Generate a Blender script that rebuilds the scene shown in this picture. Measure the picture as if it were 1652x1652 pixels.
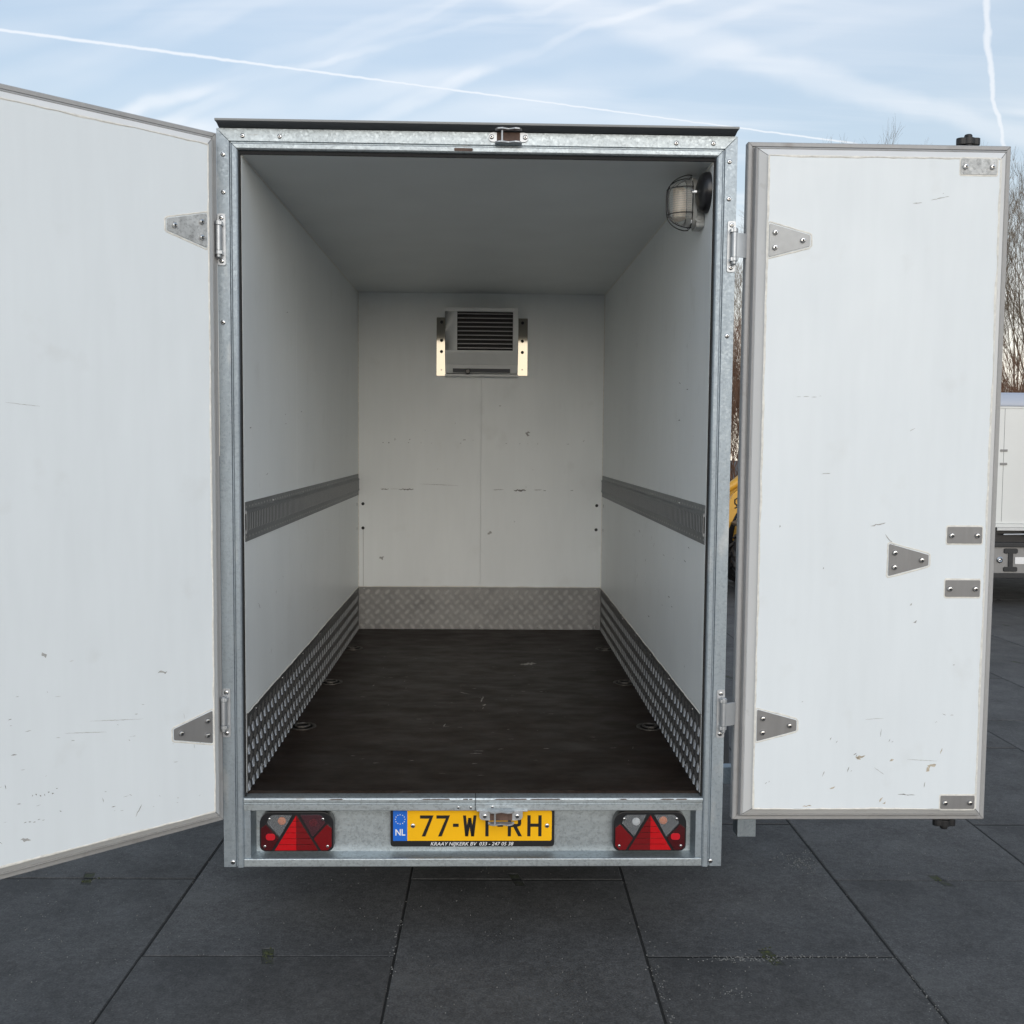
import bpy, bmesh, math, random
from mathutils import Vector, Matrix, Euler
random.seed(7)
R = math.radians
S = bpy.context.scene
COL = S.collection
for o in list(bpy.data.objects):
    bpy.data.objects.remove(o)

# ------------------------------------------------------------------ camera
CAM_H = 1.61
FOCAL = 1650.1
def basis(pitch, yaw, roll):
    fw = Vector((math.sin(yaw)*math.cos(pitch), math.cos(yaw)*math.cos(pitch), -math.sin(pitch)))
    rt = Vector((math.cos(yaw), -math.sin(yaw), 0)); up = rt.cross(fw)
    c, s = math.cos(roll), math.sin(roll)
    return c*rt + s*up, -s*rt + c*up, fw
cam_d = bpy.data.cameras.new('camera')
cam = bpy.data.objects.new('camera', cam_d); COL.objects.link(cam)
rt, up, fw = basis(R(3.2184), R(0.8601), R(0.5003))
mw = Matrix(((rt.x, up.x, -fw.x, 0), (rt.y, up.y, -fw.y, 0), (rt.z, up.z, -fw.z, CAM_H), (0, 0, 0, 1)))
cam.matrix_world = mw
cam_d.sensor_width = 36; cam_d.lens = 36*FOCAL/1652
cam_d.clip_start = .05; cam_d.clip_end = 3000
S.camera = cam

# ------------------------------------------------------------------ world, sun, exposure
SUN_EL, SUN_AZ = R(16), R(172)            # azimuth clockwise from +Y: low behind the camera
SKY = .132
w = bpy.data.worlds.new('World'); S.world = w; w.use_nodes = True
nt = w.node_tree; N = nt.nodes; L = nt.links
for n in list(N): N.remove(n)
def nd(t, tree=None, **k):
    n = (tree or nt).nodes.new(t)
    for a, b in k.items(): setattr(n, a, b)
    return n
out = nd('ShaderNodeOutputWorld'); bg = nd('ShaderNodeBackground'); bg.inputs[1].default_value = SKY
L.new(bg.outputs[0], out.inputs[0])
sky = nd('ShaderNodeTexSky', sky_type='NISHITA', sun_disc=False, sun_elevation=SUN_EL, sun_rotation=SUN_AZ,
         altitude=0, air_density=1.0, dust_density=.7, ozone_density=1.6)
tc = nd('ShaderNodeTexCoord')
def wmath(op, a, b=None, clamp=False):
    n = nd('ShaderNodeMath', operation=op, use_clamp=clamp)
    for i, v in enumerate((a, b)):
        if v is None: continue
        if isinstance(v, (int, float)): n.inputs[i].default_value = v
        else: L.new(v, n.inputs[i])
    return n.outputs[0]
def wdot(v):
    n = nd('ShaderNodeVectorMath', operation='DOT_PRODUCT'); L.new(tc.outputs['Generated'], n.inputs[0]); n.inputs[1].default_value = v
    return n.outputs['Value']
sep = nd('ShaderNodeSeparateXYZ'); L.new(tc.outputs['Generated'], sep.inputs[0])
zz = wmath('MAXIMUM', sep.outputs[2], .02)
zs = wmath('ADD', zz, .12)
comb = nd('ShaderNodeCombineXYZ')
L.new(wmath('DIVIDE', sep.outputs[0], zs), comb.inputs[0]); L.new(wmath('DIVIDE', sep.outputs[1], zs), comb.inputs[1])
def wnoise(rot, scale, sc, detail, dist=0., off=(0, 0, 0)):
    mp = nd('ShaderNodeMapping'); mp.inputs['Rotation'].default_value = (0, 0, rot); mp.inputs['Scale'].default_value = scale
    mp.inputs['Location'].default_value = off
    L.new(comb.outputs[0], mp.inputs[0])
    n = nd('ShaderNodeTexNoise'); n.inputs['Scale'].default_value = sc; n.inputs['Detail'].default_value = detail
    n.inputs['Roughness'].default_value = .55; n.inputs['Distortion'].default_value = dist
    L.new(mp.outputs[0], n.inputs[0]); return n.outputs[0]
def wramp(v, a, b, lo=0., hi=1.):
    n = nd('ShaderNodeMapRange', interpolation_type='SMOOTHSTEP')
    n.inputs[1].default_value = a; n.inputs[2].default_value = b; n.inputs[3].default_value = lo; n.inputs[4].default_value = hi
    L.new(v, n.inputs[0]); return n.outputs[0]
streak = wramp(wnoise(R(-62), (.55, 5.5, 1), 1.1, 5, .5), .44, .74)
patch = wramp(wnoise(R(20), (1, 1.6, 1), .55, 3, .3, (3.1, 1.7, 0)), .40, .66)
veil = wramp(wnoise(R(-40), (1, 1.5, 1), .9, 4, .3, (.7, 5.2, 0)), .35, .8)
mask = wmath('ADD', wmath('MULTIPLY', wmath('MULTIPLY', streak, patch), .30), wmath('MULTIPLY', veil, .20))
# condensation trails: thin bands along great circles
def pixdir(x, y):
    return (fw + (x-826)/FOCAL*rt - (y-826)/FOCAL*up).normalized()
def trail(p0, p1, width, wob, amp, a0, a1):
    d0, d1 = pixdir(*p0), pixdir(*p1)
    n = d0.cross(d1).normalized(); t = (d1-d0).normalized()
    wn = nd('ShaderNodeTexNoise'); wn.inputs['Scale'].default_value = wob; wn.inputs['Detail'].default_value = 4
    L.new(tc.outputs['Generated'], wn.inputs[0])
    dist = wmath('ADD', wdot(n), wmath('MULTIPLY', wmath('SUBTRACT', wn.outputs[0], .5), amp))
    along = wdot(t)
    wd = wramp(along, d0.dot(t), d1.dot(t), width, width*.55)
    band = wramp(wmath('DIVIDE', wmath('ABSOLUTE', dist), wd), .15, 1., 1., 0.)
    front = wramp(wdot(d0+d1), 0., .3)
    ends = wmath('MULTIPLY', wramp(along, a0, a0+.04), wramp(along, a1, a1+.05, 1., 0.))
    return wmath('MULTIPLY', wmath('MULTIPLY', band, front), ends)
t1 = trail((0, 48), (1310, 222), .0021, 90, .0022, -.9, .36)
t2 = trail((1590, 0), (1614, 215), .0045, 22, .020, -.9, .05)
t2b = trail((1000, 30), (1540, 190), .024, 14, .03, -.9, .32)
mask = wmath('ADD', mask, wmath('MULTIPLY', t2b, .20), True)
fade = wramp(wnoise(R(30), (1, 1.4, 1), 1.6, 3, .2, (2.3, 4.4, 0)), .32, .66, .12, 1.)
for p0, p1, wd_, st_ in (((300, 150), (760, -20), .012, .20), ((330, 215), (830, -40), .016, .16), ((420, 190), (1010, 60), .016, .18), ((590, 195), (980, 35), .010, .30), ((100, 130), (480, -20), .018, .15),
                         ((480, 110), (760, -10), .008, .24), ((-80, 90), (300, -20), .020, .14), ((640, 140), (1100, -10), .018, .15), ((360, 140), (520, 100), .008, .24), ((200, 60), (420, -20), .014, .14), ((900, 150), (1300, 60), .02, .10)):
    mask = wmath('ADD', mask, wmath('MULTIPLY', wmath('MULTIPLY', trail(p0, p1, wd_, 11, .030, -.9, .9), fade), st_), True)
mask = wmath('MAXIMUM', wmath('MAXIMUM', mask, wmath('MULTIPLY', t1, .50)), wmath('MULTIPLY', t2, .48), True)
haze = wramp(sep.outputs[2], .0, .60, .90, .38)
hmix = nd('ShaderNodeMix', data_type='RGBA', clamp_factor=True)
L.new(haze, hmix.inputs[0]); L.new(sky.outputs[0], hmix.inputs[6]); hcol = nd('ShaderNodeMix', data_type='RGBA', clamp_factor=True)
L.new(wramp(sep.outputs[2], .04, .26), hcol.inputs[0]); hcol.inputs[6].default_value = (5.6, 5.15, 4.5, 1); hcol.inputs[7].default_value = (2.42, 2.62, 2.66, 1)
L.new(hcol.outputs[2], hmix.inputs[7])
mask = wmath('MULTIPLY', mask, wramp(sep.outputs[2], .0, .10))
mixc = nd('ShaderNodeMix', data_type='RGBA', clamp_factor=True)
L.new(mask, mixc.inputs[0]); L.new(hmix.outputs[2], mixc.inputs[6]); mixc.inputs[7].default_value = (4.9, 4.8, 4.75, 1)
L.new(mixc.outputs[2], bg.inputs[0])

sun_d = bpy.data.lights.new('sun', 'SUN'); sun_d.energy = .88; sun_d.angle = R(60); sun_d.color = (1, .955, .905)
sun = bpy.data.objects.new('sun', sun_d); COL.objects.link(sun)
sdir = Vector((math.sin(SUN_AZ)*math.cos(SUN_EL), math.cos(SUN_AZ)*math.cos(SUN_EL), math.sin(SUN_EL)))
sun.rotation_euler = sdir.to_track_quat('Z', 'Y').to_euler()
sun.location = sdir*40
S.view_settings.view_transform = 'Standard'; S.view_settings.look = 'None'
S.view_settings.exposure = .88; S.view_settings.gamma = 1
S.render.engine = 'CYCLES'
S.render.resolution_x = S.render.resolution_y = 1024

# ------------------------------------------------------------------ materials
MATS = {}
def material(name, base, rough=.5, metal=0., **k):
    """vary=(scale,amount,stretch) colour mottling; bump=(scale,strength,stretch); second=(colour,scale,lo,hi,stretch) patches"""
    m = bpy.data.materials.new(name); m.use_nodes = True; t = m.node_tree; n = t.nodes; l = t.links
    b = n['Principled BSDF']; b.inputs['Roughness'].default_value = rough; b.inputs['Metallic'].default_value = metal
    tcn = n.new('ShaderNodeTexCoord')
    def noise(scale, stretch=(1, 1, 1), detail=4, kind='ShaderNodeTexNoise', off=(0, 0, 0)):
        mp = n.new('ShaderNodeMapping'); mp.inputs['Scale'].default_value = stretch; mp.inputs['Location'].default_value = off
        l.new(tcn.outputs['Object'], mp.inputs[0])
        x = n.new(kind); x.inputs['Scale'].default_value = scale
        if 'Detail' in x.inputs: x.inputs['Detail'].default_value = detail
        l.new(mp.outputs[0], x.inputs[0]); return x
    def rng(v, a, b_, lo, hi):
        x = n.new('ShaderNodeMapRange'); x.inputs[1].default_value = a; x.inputs[2].default_value = b_
        x.inputs[3].default_value = lo; x.inputs[4].default_value = hi; l.new(v, x.inputs[0]); return x.outputs[0]
    def mix(f, a, c, bt='MIX'):
        x = n.new('ShaderNodeMix'); x.data_type = 'RGBA'; x.blend_type = bt; x.clamp_factor = True
        if isinstance(f, (int, float)): x.inputs[0].default_value = f
        else: l.new(f, x.inputs[0])
        for i, v in ((6, a), (7, c)):
            if isinstance(v, tuple): x.inputs[i].default_value = (*v[:3], 1)
            else: l.new(v, x.inputs[i])
        return x.outputs[2]
    col = base
    rv = None
    for v in k.get('vary', []):
        scale, amt, st = v
        nz = noise(scale, st, off=(scale*.37, 1.3, .7))
        f = rng(nz.outputs[0], .3, .7, 1-amt, 1+amt)
        cc = n.new('ShaderNodeCombineXYZ')
        for i in range(3): l.new(f, cc.inputs[i])
        col = mix(1., col, cc.outputs[0], 'MULTIPLY')
    if 'spangle' in k:
        scale, amt = k['spangle']
        vz = noise(scale, kind='ShaderNodeTexVoronoi')
        sp = n.new('ShaderNodeSeparateColor'); l.new(vz.outputs['Color'], sp.inputs[0])
        f = rng(sp.outputs[0], 0, 1, 1-amt, 1+amt)
        cc = n.new('ShaderNodeCombineXYZ')
        for i in range(3): l.new(f, cc.inputs[i])
        col = mix(1., col, cc.outputs[0], 'MULTIPLY')
        rv = rng(sp.outputs[1], 0, 1, rough*.8, rough*1.25)
    for sc in k.get('second', []):
        c2, scale, lo, hi, st = sc[:5]
        nz = noise(scale, st, detail=6, off=(scale*.11, .9, scale*.23))
        f = rng(nz.outputs[0], lo, hi, 0, sc[5] if len(sc) > 5 else 1)
        col = mix(f, col, c2)
    if 'random' in k:
        oi = n.new('ShaderNodeObjectInfo'); f = rng(oi.outputs['Random'], 0, 1, 1-k['random'], 1+k['random'])
        cc = n.new('ShaderNodeCombineXYZ')
        for i in range(3): l.new(f, cc.inputs[i])
        col = mix(1., col, cc.outputs[0], 'MULTIPLY')
    if isinstance(col, tuple): b.inputs['Base Color'].default_value = (*col[:3], 1)
    else: l.new(col, b.inputs['Base Color'])
    if 'roughvar' in k:
        scale, amt, st = k['roughvar']; nz = noise(scale, st); rv = rng(nz.outputs[0], .3, .7, max(.02, rough-amt), rough+amt)
    if rv is not None: l.new(rv, b.inputs['Roughness'])
    prev = None
    for bp in k.get('bump', []):
        scale, stg, st, dist = bp
        nz = noise(scale, st, off=(.3, scale*.7, 2.1)); bn = n.new('ShaderNodeBump')
        bn.inputs['Strength'].default_value = stg; bn.inputs['Distance'].default_value = dist
        l.new(nz.outputs[0], bn.inputs['Height'])
        if prev: l.new(prev, bn.inputs['Normal'])
        prev = bn.outputs[0]
    if prev: l.new(prev, b.inputs['Normal'])
    if 'coat' in k: b.inputs['Coat Weight'].default_value = k['coat']; b.inputs['Coat Roughness'].default_value = .06
    if 'trans' in k: b.inputs['Transmission Weight'].default_value = k['trans']; b.inputs['IOR'].default_value = k.get('ior', 1.45)
    if 'spec' in k: b.inputs['Specular IOR Level'].default_value = k['spec']
    MATS[name] = m
    return m
one = (1, 1, 1)
PANEL = dict(vary=[(3., .025, (1, 1, .35)), (35, .012, (1, 1, .12))], bump=[(1.9, .24, (1, 1, .7), .025), (11, .05, one, .004), (160, .05, one, .001)],
             second=[((.50, .49, .45), 7., .62, .82, (1, 1, .8), .20)], roughvar=(6, .06, one))
WHITE = material('white_door_panel', (.79, .84, .868), .42, **PANEL)
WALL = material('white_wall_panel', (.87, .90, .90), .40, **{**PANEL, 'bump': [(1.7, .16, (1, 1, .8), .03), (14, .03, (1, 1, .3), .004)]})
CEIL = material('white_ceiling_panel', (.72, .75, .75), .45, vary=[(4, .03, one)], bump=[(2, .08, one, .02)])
GALV = material('galvanised_steel', (.32, .365, .40), .46, .8, spangle=(150, .13), vary=[(6, .14, (1, 1, .2)), (40, .06, (1, 1, .1))],
                bump=[(9, .05, (1, 1, .2), .01)], second=[((.62, .62, .6), 14, .62, .75, (1, 1, .3), .6)])
GALVX = material('galvanised_steel_crosswise', (.37, .41, .43), .42, .85, spangle=(150, .22), vary=[(6, .14, (.2, 1, 1)), (45, .08, (.08, 1, 1))],
                 bump=[(8, .05, (.2, 1, 1), .01)], second=[((.28, .25, .22), 30, .66, .74, (.25, 1, 1), .7)])
ZINC = material('zinc_plated_steel', (.52, .54, .56), .45, .75, vary=[(30, .06, one)])
RAIL = material('dull_grey_rail', (.23, .24, .245), .52, .55, vary=[(6, .15, (1, .2, 1)), (50, .1, one)])
GREYP = material('matt_grey_plate', (.37, .38, .385), .50, .5, vary=[(40, .06, one)])
STAIN = material('stainless_steel', (.265, .262, .26), .55, .45, vary=[(60, .05, (1, 1, .1))], bump=[(120, .03, (.1, 1, 1), .001)])
GALVP = material('spangled_plate', (.40, .41, .41), .50, .5, spangle=(130, .30), vary=[(50, .2, (1, 1, .4))])
SCREW = material('screw_steel', (.62, .62, .62), .22, 1.)
DARKHOLE = material('dark_recess', (.012, .012, .013), .6)  # near black, stands in for the shade inside sockets, slots and grille
RIM = material('taupe_seal_profile', (.375, .373, .37), .42, vary=[(4, .08, (1, 1, .2)), (70, .04, one)], second=[((.2, .18, .16), 16, .64, .8, one, .5)])
RIML = material('light_grey_door_profile', (.74, .74, .73), .38, vary=[(5, .05, (1, 1, .2))], second=[((.42, .39, .35), 18, .66, .8, one, .4)])
SEAL = material('black_door_seal', (.018, .018, .019), .7, spec=.2)
RUBBER = material('black_rubber', (.02, .021, .023), .55, vary=[(40, .2, one)])
BEAD = material('cream_sealant', (.78, .765, .71), .5, vary=[(60, .12, one)], bump=[(80, .3, one, .003)], second=[((.50, .43, .33), 22, .66, .78, one, .4)])
ROOF = material('dark_grey_roof_trim', (.075, .082, .09), .42, vary=[(12, .12, (.2, 1, 1))])
ROOFLIP = material('grey_roof_lip', (.25, .26, .26), .45)
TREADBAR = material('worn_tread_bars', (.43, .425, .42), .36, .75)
TREADBACK = material('lit_tread_bars', (.72, .71, .69), .38, .4)  # brighter copy for the front wall, light on the bars put into the colour
TREADS = material('shaded_tread_plate', (.15, .15, .15), .50, .75, vary=[(5, .12, one), (60, .1, one)])  # darker copy for the side walls, the floor's dark reflection put into the colour
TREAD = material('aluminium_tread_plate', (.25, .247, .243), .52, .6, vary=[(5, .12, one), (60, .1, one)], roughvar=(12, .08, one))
PLY = material('dark_plywood_floor', (.0165, .0098, .0068), .50, spec=.16, vary=[(2.2, .12, one), (9, .08, one), (60, .40, (.6, 1, 1)), (260, .4, one)],
               second=[((.034, .030, .027), 6, .52, .72, (.8, 1.0, 1), .5), ((.055, .048, .042), 110, .62, .74, (.16, 1, 1), .6)],
               bump=[(90, .08, (.2, 1, 1), .002)], roughvar=(14, .08, (.5, 1, 1)))
COOL = material('grey_cooler_housing', (.80, .81, .80), .42, vary=[(10, .04, one)], bump=[(300, .05, one, .001)])
FIN = material('cooler_fins', (.30, .30, .31), .4, .5)
BRACKET = material('polished_bracket', (.27, .25, .21), .05, 1.)
BLACKP = material('black_plastic', (.014, .014, .016), .30, bump=[(60, .04, one, .002)])
KNOB = material('worn_black_knob', (.013, .013, .014), .5, vary=[(50, .4, one)])
LAMPG = material('lamp_grey_plastic', (.44, .44, .42), .45, vary=[(20, .06, one)])
GLASS = material('ribbed_lamp_glass', (.93, .94, .92), .12, trans=.92, ior=1.35)
BULB = material('frosted_bulb', (.86, .74, .62), .3)
REDA = material('lit_red_reflector', (.52, .001, .005), .10, coat=1., bump=[(420, .12, one, .001)])  # half of the triangle that catches light, put into the colour
REDB = material('deep_red_reflector', (.17, .001, .003), .10, coat=1., bump=[(420, .12, one, .001)])
REDD = material('dark_red_lens', (.06, .002, .004), .10, coat=.8)
REDG = material('red_bulb_and_glow', (.55, .01, .02), .2, coat=.5)
CLEAR = material('clear_lens', (.80, .82, .84), .10, trans=.9, ior=1.2)
SMOKE = material('smoky_red_lens', (.35, .16, .19), .10, trans=.85, ior=1.2)
SILVER = material('lamp_reflector', (.085, .09, .095), .30, .8)
AMBER = material('amber_bulb', (.85, .22, .04), .25)
YELLOW = material('plate_yellow', (.95, .50, .006), .45, spec=.25, vary=[(9, .04, one)])
BLUE = material('plate_blue', (.012, .14, .62), .38)
PBLACK = material('plate_black', (.010, .010, .011), .4)
PWHITE = material('plate_white', (.82, .82, .82), .5)
SCUFF = material('dark_scuff', (.24, .235, .225), .6, vary=[(120, .4, one)])
SCUFFG = material('grey_scuff', (.40, .40, .39), .6, vary=[(120, .3, one)])
SCUFFB = material('brown_stain', (.50, .44, .35), .6, vary=[(120, .3, one)])
RUST = material('rusty_edge', (.095, .055, .04), .7, vary=[(60, .4, one)])
SLAB = material('dark_concrete_slab', (.061, .0605, .060), .72, random=.12, vary=[(1.1, .20, one), (7, .14, one), (55, .28, one), (150, .38, one)],
                second=[((.32, .32, .31), 170, .70, .745, one, .8), ((.02, .021, .022), 160, .70, .76, one, .7), ((.13, .13, .125), 2.2, .60, .80, one, .40), ((.020, .021, .022), 3.1, .62, .78, one, .45)],
                bump=[(140, .30, one, .004), (600, .25, one, .002), (1.5, .05, one, .01)], roughvar=(5, .10, one))
GROUND = material('dark_joint_sand', (.012, .012, .011), .9, vary=[(40, .3, one)], bump=[(80, .3, one, .01)])
ASPHALT = material('worn_asphalt', (.050, .051, .053), .85, vary=[(.6, .2, one), (30, .25, one)], bump=[(120, .3, one, .004)])
NOTCH = material('dirt_filled_notch', (.046, .047, .042), .9, vary=[(50, .4, one)], second=[((.050, .058, .026), 26, .52, .66, one, .8)], bump=[(120, .6, one, .006)])
MOSS = material('moss', (.045, .052, .018), .9, vary=[(60, .4, one)])
CHIP = material('pale_dust', (.20, .20, .19), .9, vary=[(40, .3, one)])
TYRE = material('tyre_rubber', (.018, .018, .019), .75, vary=[(30, .2, one)])
LYEL = material('loader_yellow', (.62, .33, .035), .4, vary=[(4, .08, one)], second=[((.3, .2, .08), 18, .64, .8, one, .5)])
LGREY = material('loader_grey', (.06, .065, .075), .5)
CABGLASS = material('cab_glass', (.5, .6, .62), .05, trans=.8)
BARK = material('bare_bark', (.21, .165, .12), .85, vary=[(6, .3, (1, 1, .3))])
TWIG = material('reddish_twigs', (.20, .11, .07), .85, vary=[(6, .3, one)])
BWHITE = material('painted_white_body', (.72, .73, .71), .3, vary=[(2, .03, one)])
BROOF = material('blue_grey_roof_cap', (.42, .46, .54), .3)

# ------------------------------------------------------------------ mesh building
BEVELLED = set()
class MB:
    def __init__(s): s.v = []; s.f = []; s.m = []
    def add(s, vs, fs, m=0):
        b = len(s.v); s.v += [tuple(q) for q in vs]
        for f in fs: s.f.append([i+b for i in f]); s.m.append(m)
        return s
    def box(s, x0, x1, y0, y1, z0, z1, m=0):
        return s.add([(x0, y0, z0), (x1, y0, z0), (x1, y1, z0), (x0, y1, z0), (x0, y0, z1), (x1, y0, z1), (x1, y1, z1), (x0, y1, z1)],
              [(0, 3, 2, 1), (4, 5, 6, 7), (0, 1, 5, 4), (1, 2, 6, 5), (2, 3, 7, 6), (3, 0, 4, 7)], m)
    def prism(s, poly, axis, a0, a1, m=0):
        n = len(poly)
        def P(p, a): return {'x': (a, p[0], p[1]), 'y': (p[0], a, p[1]), 'z': (p[0], p[1], a)}[axis]
        vs = [P(p, a0) for p in poly] + [P(p, a1) for p in poly]
        return s.add(vs, [tuple(range(n)), tuple(range(2*n-1, n-1, -1))] + [(i, (i+1) % n, n+(i+1) % n, n+i) for i in range(n)], m)
    def tube(s, pts, rad, n=8, m=0, caps=True):
        pts = [Vector(p) for p in pts]; k = len(pts)
        if not isinstance(rad, (list, tuple)): rad = [rad]*k
        vs = []
        t0 = (pts[1]-pts[0]).normalized(); u = t0.orthogonal().normalized()
        for i, p in enumerate(pts):
            t = (pts[min(i+1, k-1)]-pts[max(i-1, 0)]).normalized()
            u = (u - t*u.dot(t)).normalized(); b = t.cross(u)
            for j in range(n):
                a = 2*math.pi*j/n; vs.append(p + rad[i]*(math.cos(a)*u + math.sin(a)*b))
        fs = [(i*n+j, i*n+(j+1) % n, (i+1)*n+(j+1) % n, (i+1)*n+j) for i in range(k-1) for j in range(n)]
        if caps: fs += [tuple(range(n-1, -1, -1)), tuple(range((k-1)*n, k*n))]
        return s.add(vs, fs, m)
    def lathe(s, prof, org=(0, 0, 0), axis=(0, -1, 0), n=16, m=0):
        a = Vector(axis).normalized(); u = a.orthogonal().normalized(); b = a.cross(u); o = Vector(org); vs = []
        for r, h in prof:
            for j in range(n):
                t = 2*math.pi*j/n; vs.append(o + a*h + r*(math.cos(t)*u + math.sin(t)*b))
        k = len(prof)
        fs = [(i*n+j, i*n+(j+1) % n, (i+1)*n+(j+1) % n, (i+1)*n+j) for i in range(k-1) for j in range(n)]
        if prof[0][0] > 1e-6: fs.append(tuple(range(n-1, -1, -1)))
        if prof[-1][0] > 1e-6: fs.append(tuple(range((k-1)*n, k*n)))
        return s.add(vs, fs, m)
    def mesh(s, name, mats, bevel=0, smooth=40):
        bm = bmesh.new(); vs = [bm.verts.new(q) for q in s.v]
        for f, mi in zip(s.f, s.m):
            try: fc = bm.faces.new([vs[i] for i in f])
            except ValueError: continue
            fc.material_index = mi
        bmesh.ops.remove_doubles(bm, verts=bm.verts, dist=1e-6)
        bmesh.ops.recalc_face_normals(bm, faces=bm.faces)
        if bevel:
            es = [e for e in bm.edges if len(e.link_faces) == 2 and e.calc_face_angle(0) > R(25)]
            bmesh.ops.bevel(bm, geom=es, offset=bevel, segments=2, affect='EDGES', profile=.6, clamp_overlap=True)
        for f in bm.faces: f.smooth = bool(smooth)
        if smooth:
            for e in bm.edges:
                if len(e.link_faces) == 2 and e.calc_face_angle(0) > R(smooth): e.smooth = False
        me = bpy.data.meshes.new(name); bm.to_mesh(me); bm.free()
        if bevel: BEVELLED.add(me.name.split('.')[0])
        for mt in (mats if isinstance(mats, (list, tuple)) else [mats]): me.materials.append(mt)
        return me
    def build(s, name, mats, parent=None, bevel=0, smooth=40, **props):
        return link(name, s.mesh(name, mats, bevel, smooth), parent, **props)
def smooth_path(pts, k=4):
    P = [Vector(p) for p in pts]; out_ = []
    for i in range(len(P)-1):
        a, b, c, d = P[max(i-1, 0)], P[i], P[i+1], P[min(i+2, len(P)-1)]
        for j in range(k):
            t = j/k; out_.append(.5*(2*b+(c-a)*t+(2*a-5*b+4*c-d)*t*t+(3*b-a-3*c+d)*t**3))
    return out_+[P[-1]]
def link(name, data, parent=None, loc=None, rot=None, **props):
    o = bpy.data.objects.new(name, data); COL.objects.link(o)
    if data is not None and data.name.split('.')[0] in BEVELLED:
        wn = o.modifiers.new('even_normals', 'WEIGHTED_NORMAL'); wn.keep_sharp = True; wn.weight = 80
    if parent: o.parent = parent
    if loc is not None: o.location = loc
    if rot is not None: o.rotation_euler = rot
    for k, v in props.items(): o[k] = v
    return o
def thing(name, label, cat, loc=(0, 0, 0), rot=(0, 0, 0), group=None):
    o = link(name, None, None, loc, rot); o['label'] = label; o['category'] = cat
    if group: o['group'] = group
    return o
def rrect(x0, x1, z0, z1, r, seg=4):
    """rounded rectangle polygon; r may be four radii (bottom-left, bottom-right, top-right, top-left)"""
    rs = r if isinstance(r, (list, tuple)) else [r]*4
    P = []
    for (cx, cz, sx, sz, a0), q in zip(((x0, z0, 1, 1, 180), (x1, z0, -1, 1, 270), (x1, z1, -1, -1, 0), (x0, z1, 1, -1, 90)), rs):
        for i in range(seg+1):
            a = R(a0 + 90*i/seg); P.append((cx+sx*q+q*math.cos(a), cz+sz*q+q*math.sin(a)))
    return P
def strip(prof, side, x0, x1, z0, z1, mats_at, gap=.0006, ends='mm', flip=1):
    """one mitred length of a frame profile: prof = [(inset from the outer edge, height towards -y)], closed loop"""
    mb = MB(); n = len(prof); a = []; b = []
    for d, v in prof:
        if side in 'TB':
            z = z1-d if side == 'T' else z0+d
            a.append((x0+(d+gap if ends[0] == 'm' else 0), -v, z)); b.append((x1-(d+gap if ends[1] == 'm' else 0), -v, z))
        else:
            x = x0+d if side == 'L' else x1-d
            a.append((x, -v, z0+(d+gap if ends[0] == 'm' else 0))); b.append((x, -v, z1-(d+gap if ends[1] == 'm' else 0)))
    vs = a+b
    for i in range(n):
        j = (i+1) % n; mb.add([a[i], a[j], b[j], b[i]], [(0, 1, 2, 3)], mats_at(i))
    mb.add(a, [tuple(range(n))], 0); mb.add(b, [tuple(range(n))], 0)
    return mb

# ------------------------------------------------------------------ ground and pavement
g = MB(); g.add([(-400, -400, -.013), (400, -400, -.013), (400, 400, -.013), (-400, 400, -.013)], [(0, 1, 2, 3)])
g.build('ground', ASPHALT, kind='structure')
pav = link('pavement', None, kind='structure')
g = MB(); g.add([(-5.4, -.6, -.003), (8.2, -.6, -.003), (8.2, 16.6, -.003), (-5.4, 16.6, -.003)], [(0, 1, 2, 3)]); g.build('joint_bed', GROUND, pav)
SW, SL, X0, Y0 = .8085, 1.191, -1.1245, 3.200
def slab_mesh():
    a, b = SW/2-.0032, SL/2-.0042; nw, nl = .017, .048
    poly = [(-a, -b), (-nw, -b), (-nw-.012, -b+nl), (nw-.012, -b+nl), (nw, -b), (a, -b), (a, b), (nw, b), (nw+.012, b-nl), (-nw+.012, b-nl), (-nw, b), (-a, b)]
    m = MB(); m.prism(poly, 'z', -.03, 0)
    bm = bmesh.new(); vs = [bm.verts.new(q) for q in m.v]
    for f in m.f: bm.faces.new([vs[i] for i in f])
    bmesh.ops.recalc_face_normals(bm, faces=bm.faces)
    es = [e for e in bm.edges if all(v.co.z > -.001 for v in e.verts)]
    for sg in (-1, 1):
        q = [bm.verts.new((x_, y_, -.0018)) for x_, y_ in ((-nw-.002, sg*b), (nw+.002, sg*b), (nw+sg*.012+.002, sg*(b-nl-.002)), (-nw+sg*.012-.002, sg*(b-nl-.002)))]
        f = bm.faces.new(q if sg > 0 else q[::-1]); f.normal_update()
        if f.normal.z < 0: f.normal_flip()
        f.material_index = 1
    bmesh.ops.bevel(bm, geom=es, offset=.0035, segments=1, affect='EDGES', clamp_overlap=True)
    me = bpy.data.meshes.new('paving_slab'); bm.to_mesh(me); bm.free(); me.materials.append(SLAB); me.materials.append(NOTCH); return me
sm = slab_mesh()
for i in range(-6, 12):
    xc = X0 + (i+.5)*SW
    off = 0 if i % 2 == 0 else .5
    for j in range(-3, 12):
        yc = Y0 + (j+.5-off)*SL
        if abs(xc) > .56*max(yc, 0)+2.2: continue
        link('paving_slab', sm, pav, (xc, yc, random.uniform(-.0015, .0015)), (random.uniform(-.0012, .0012), random.uniform(-.0012, .0012), random.uniform(-.002, .002)))
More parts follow.
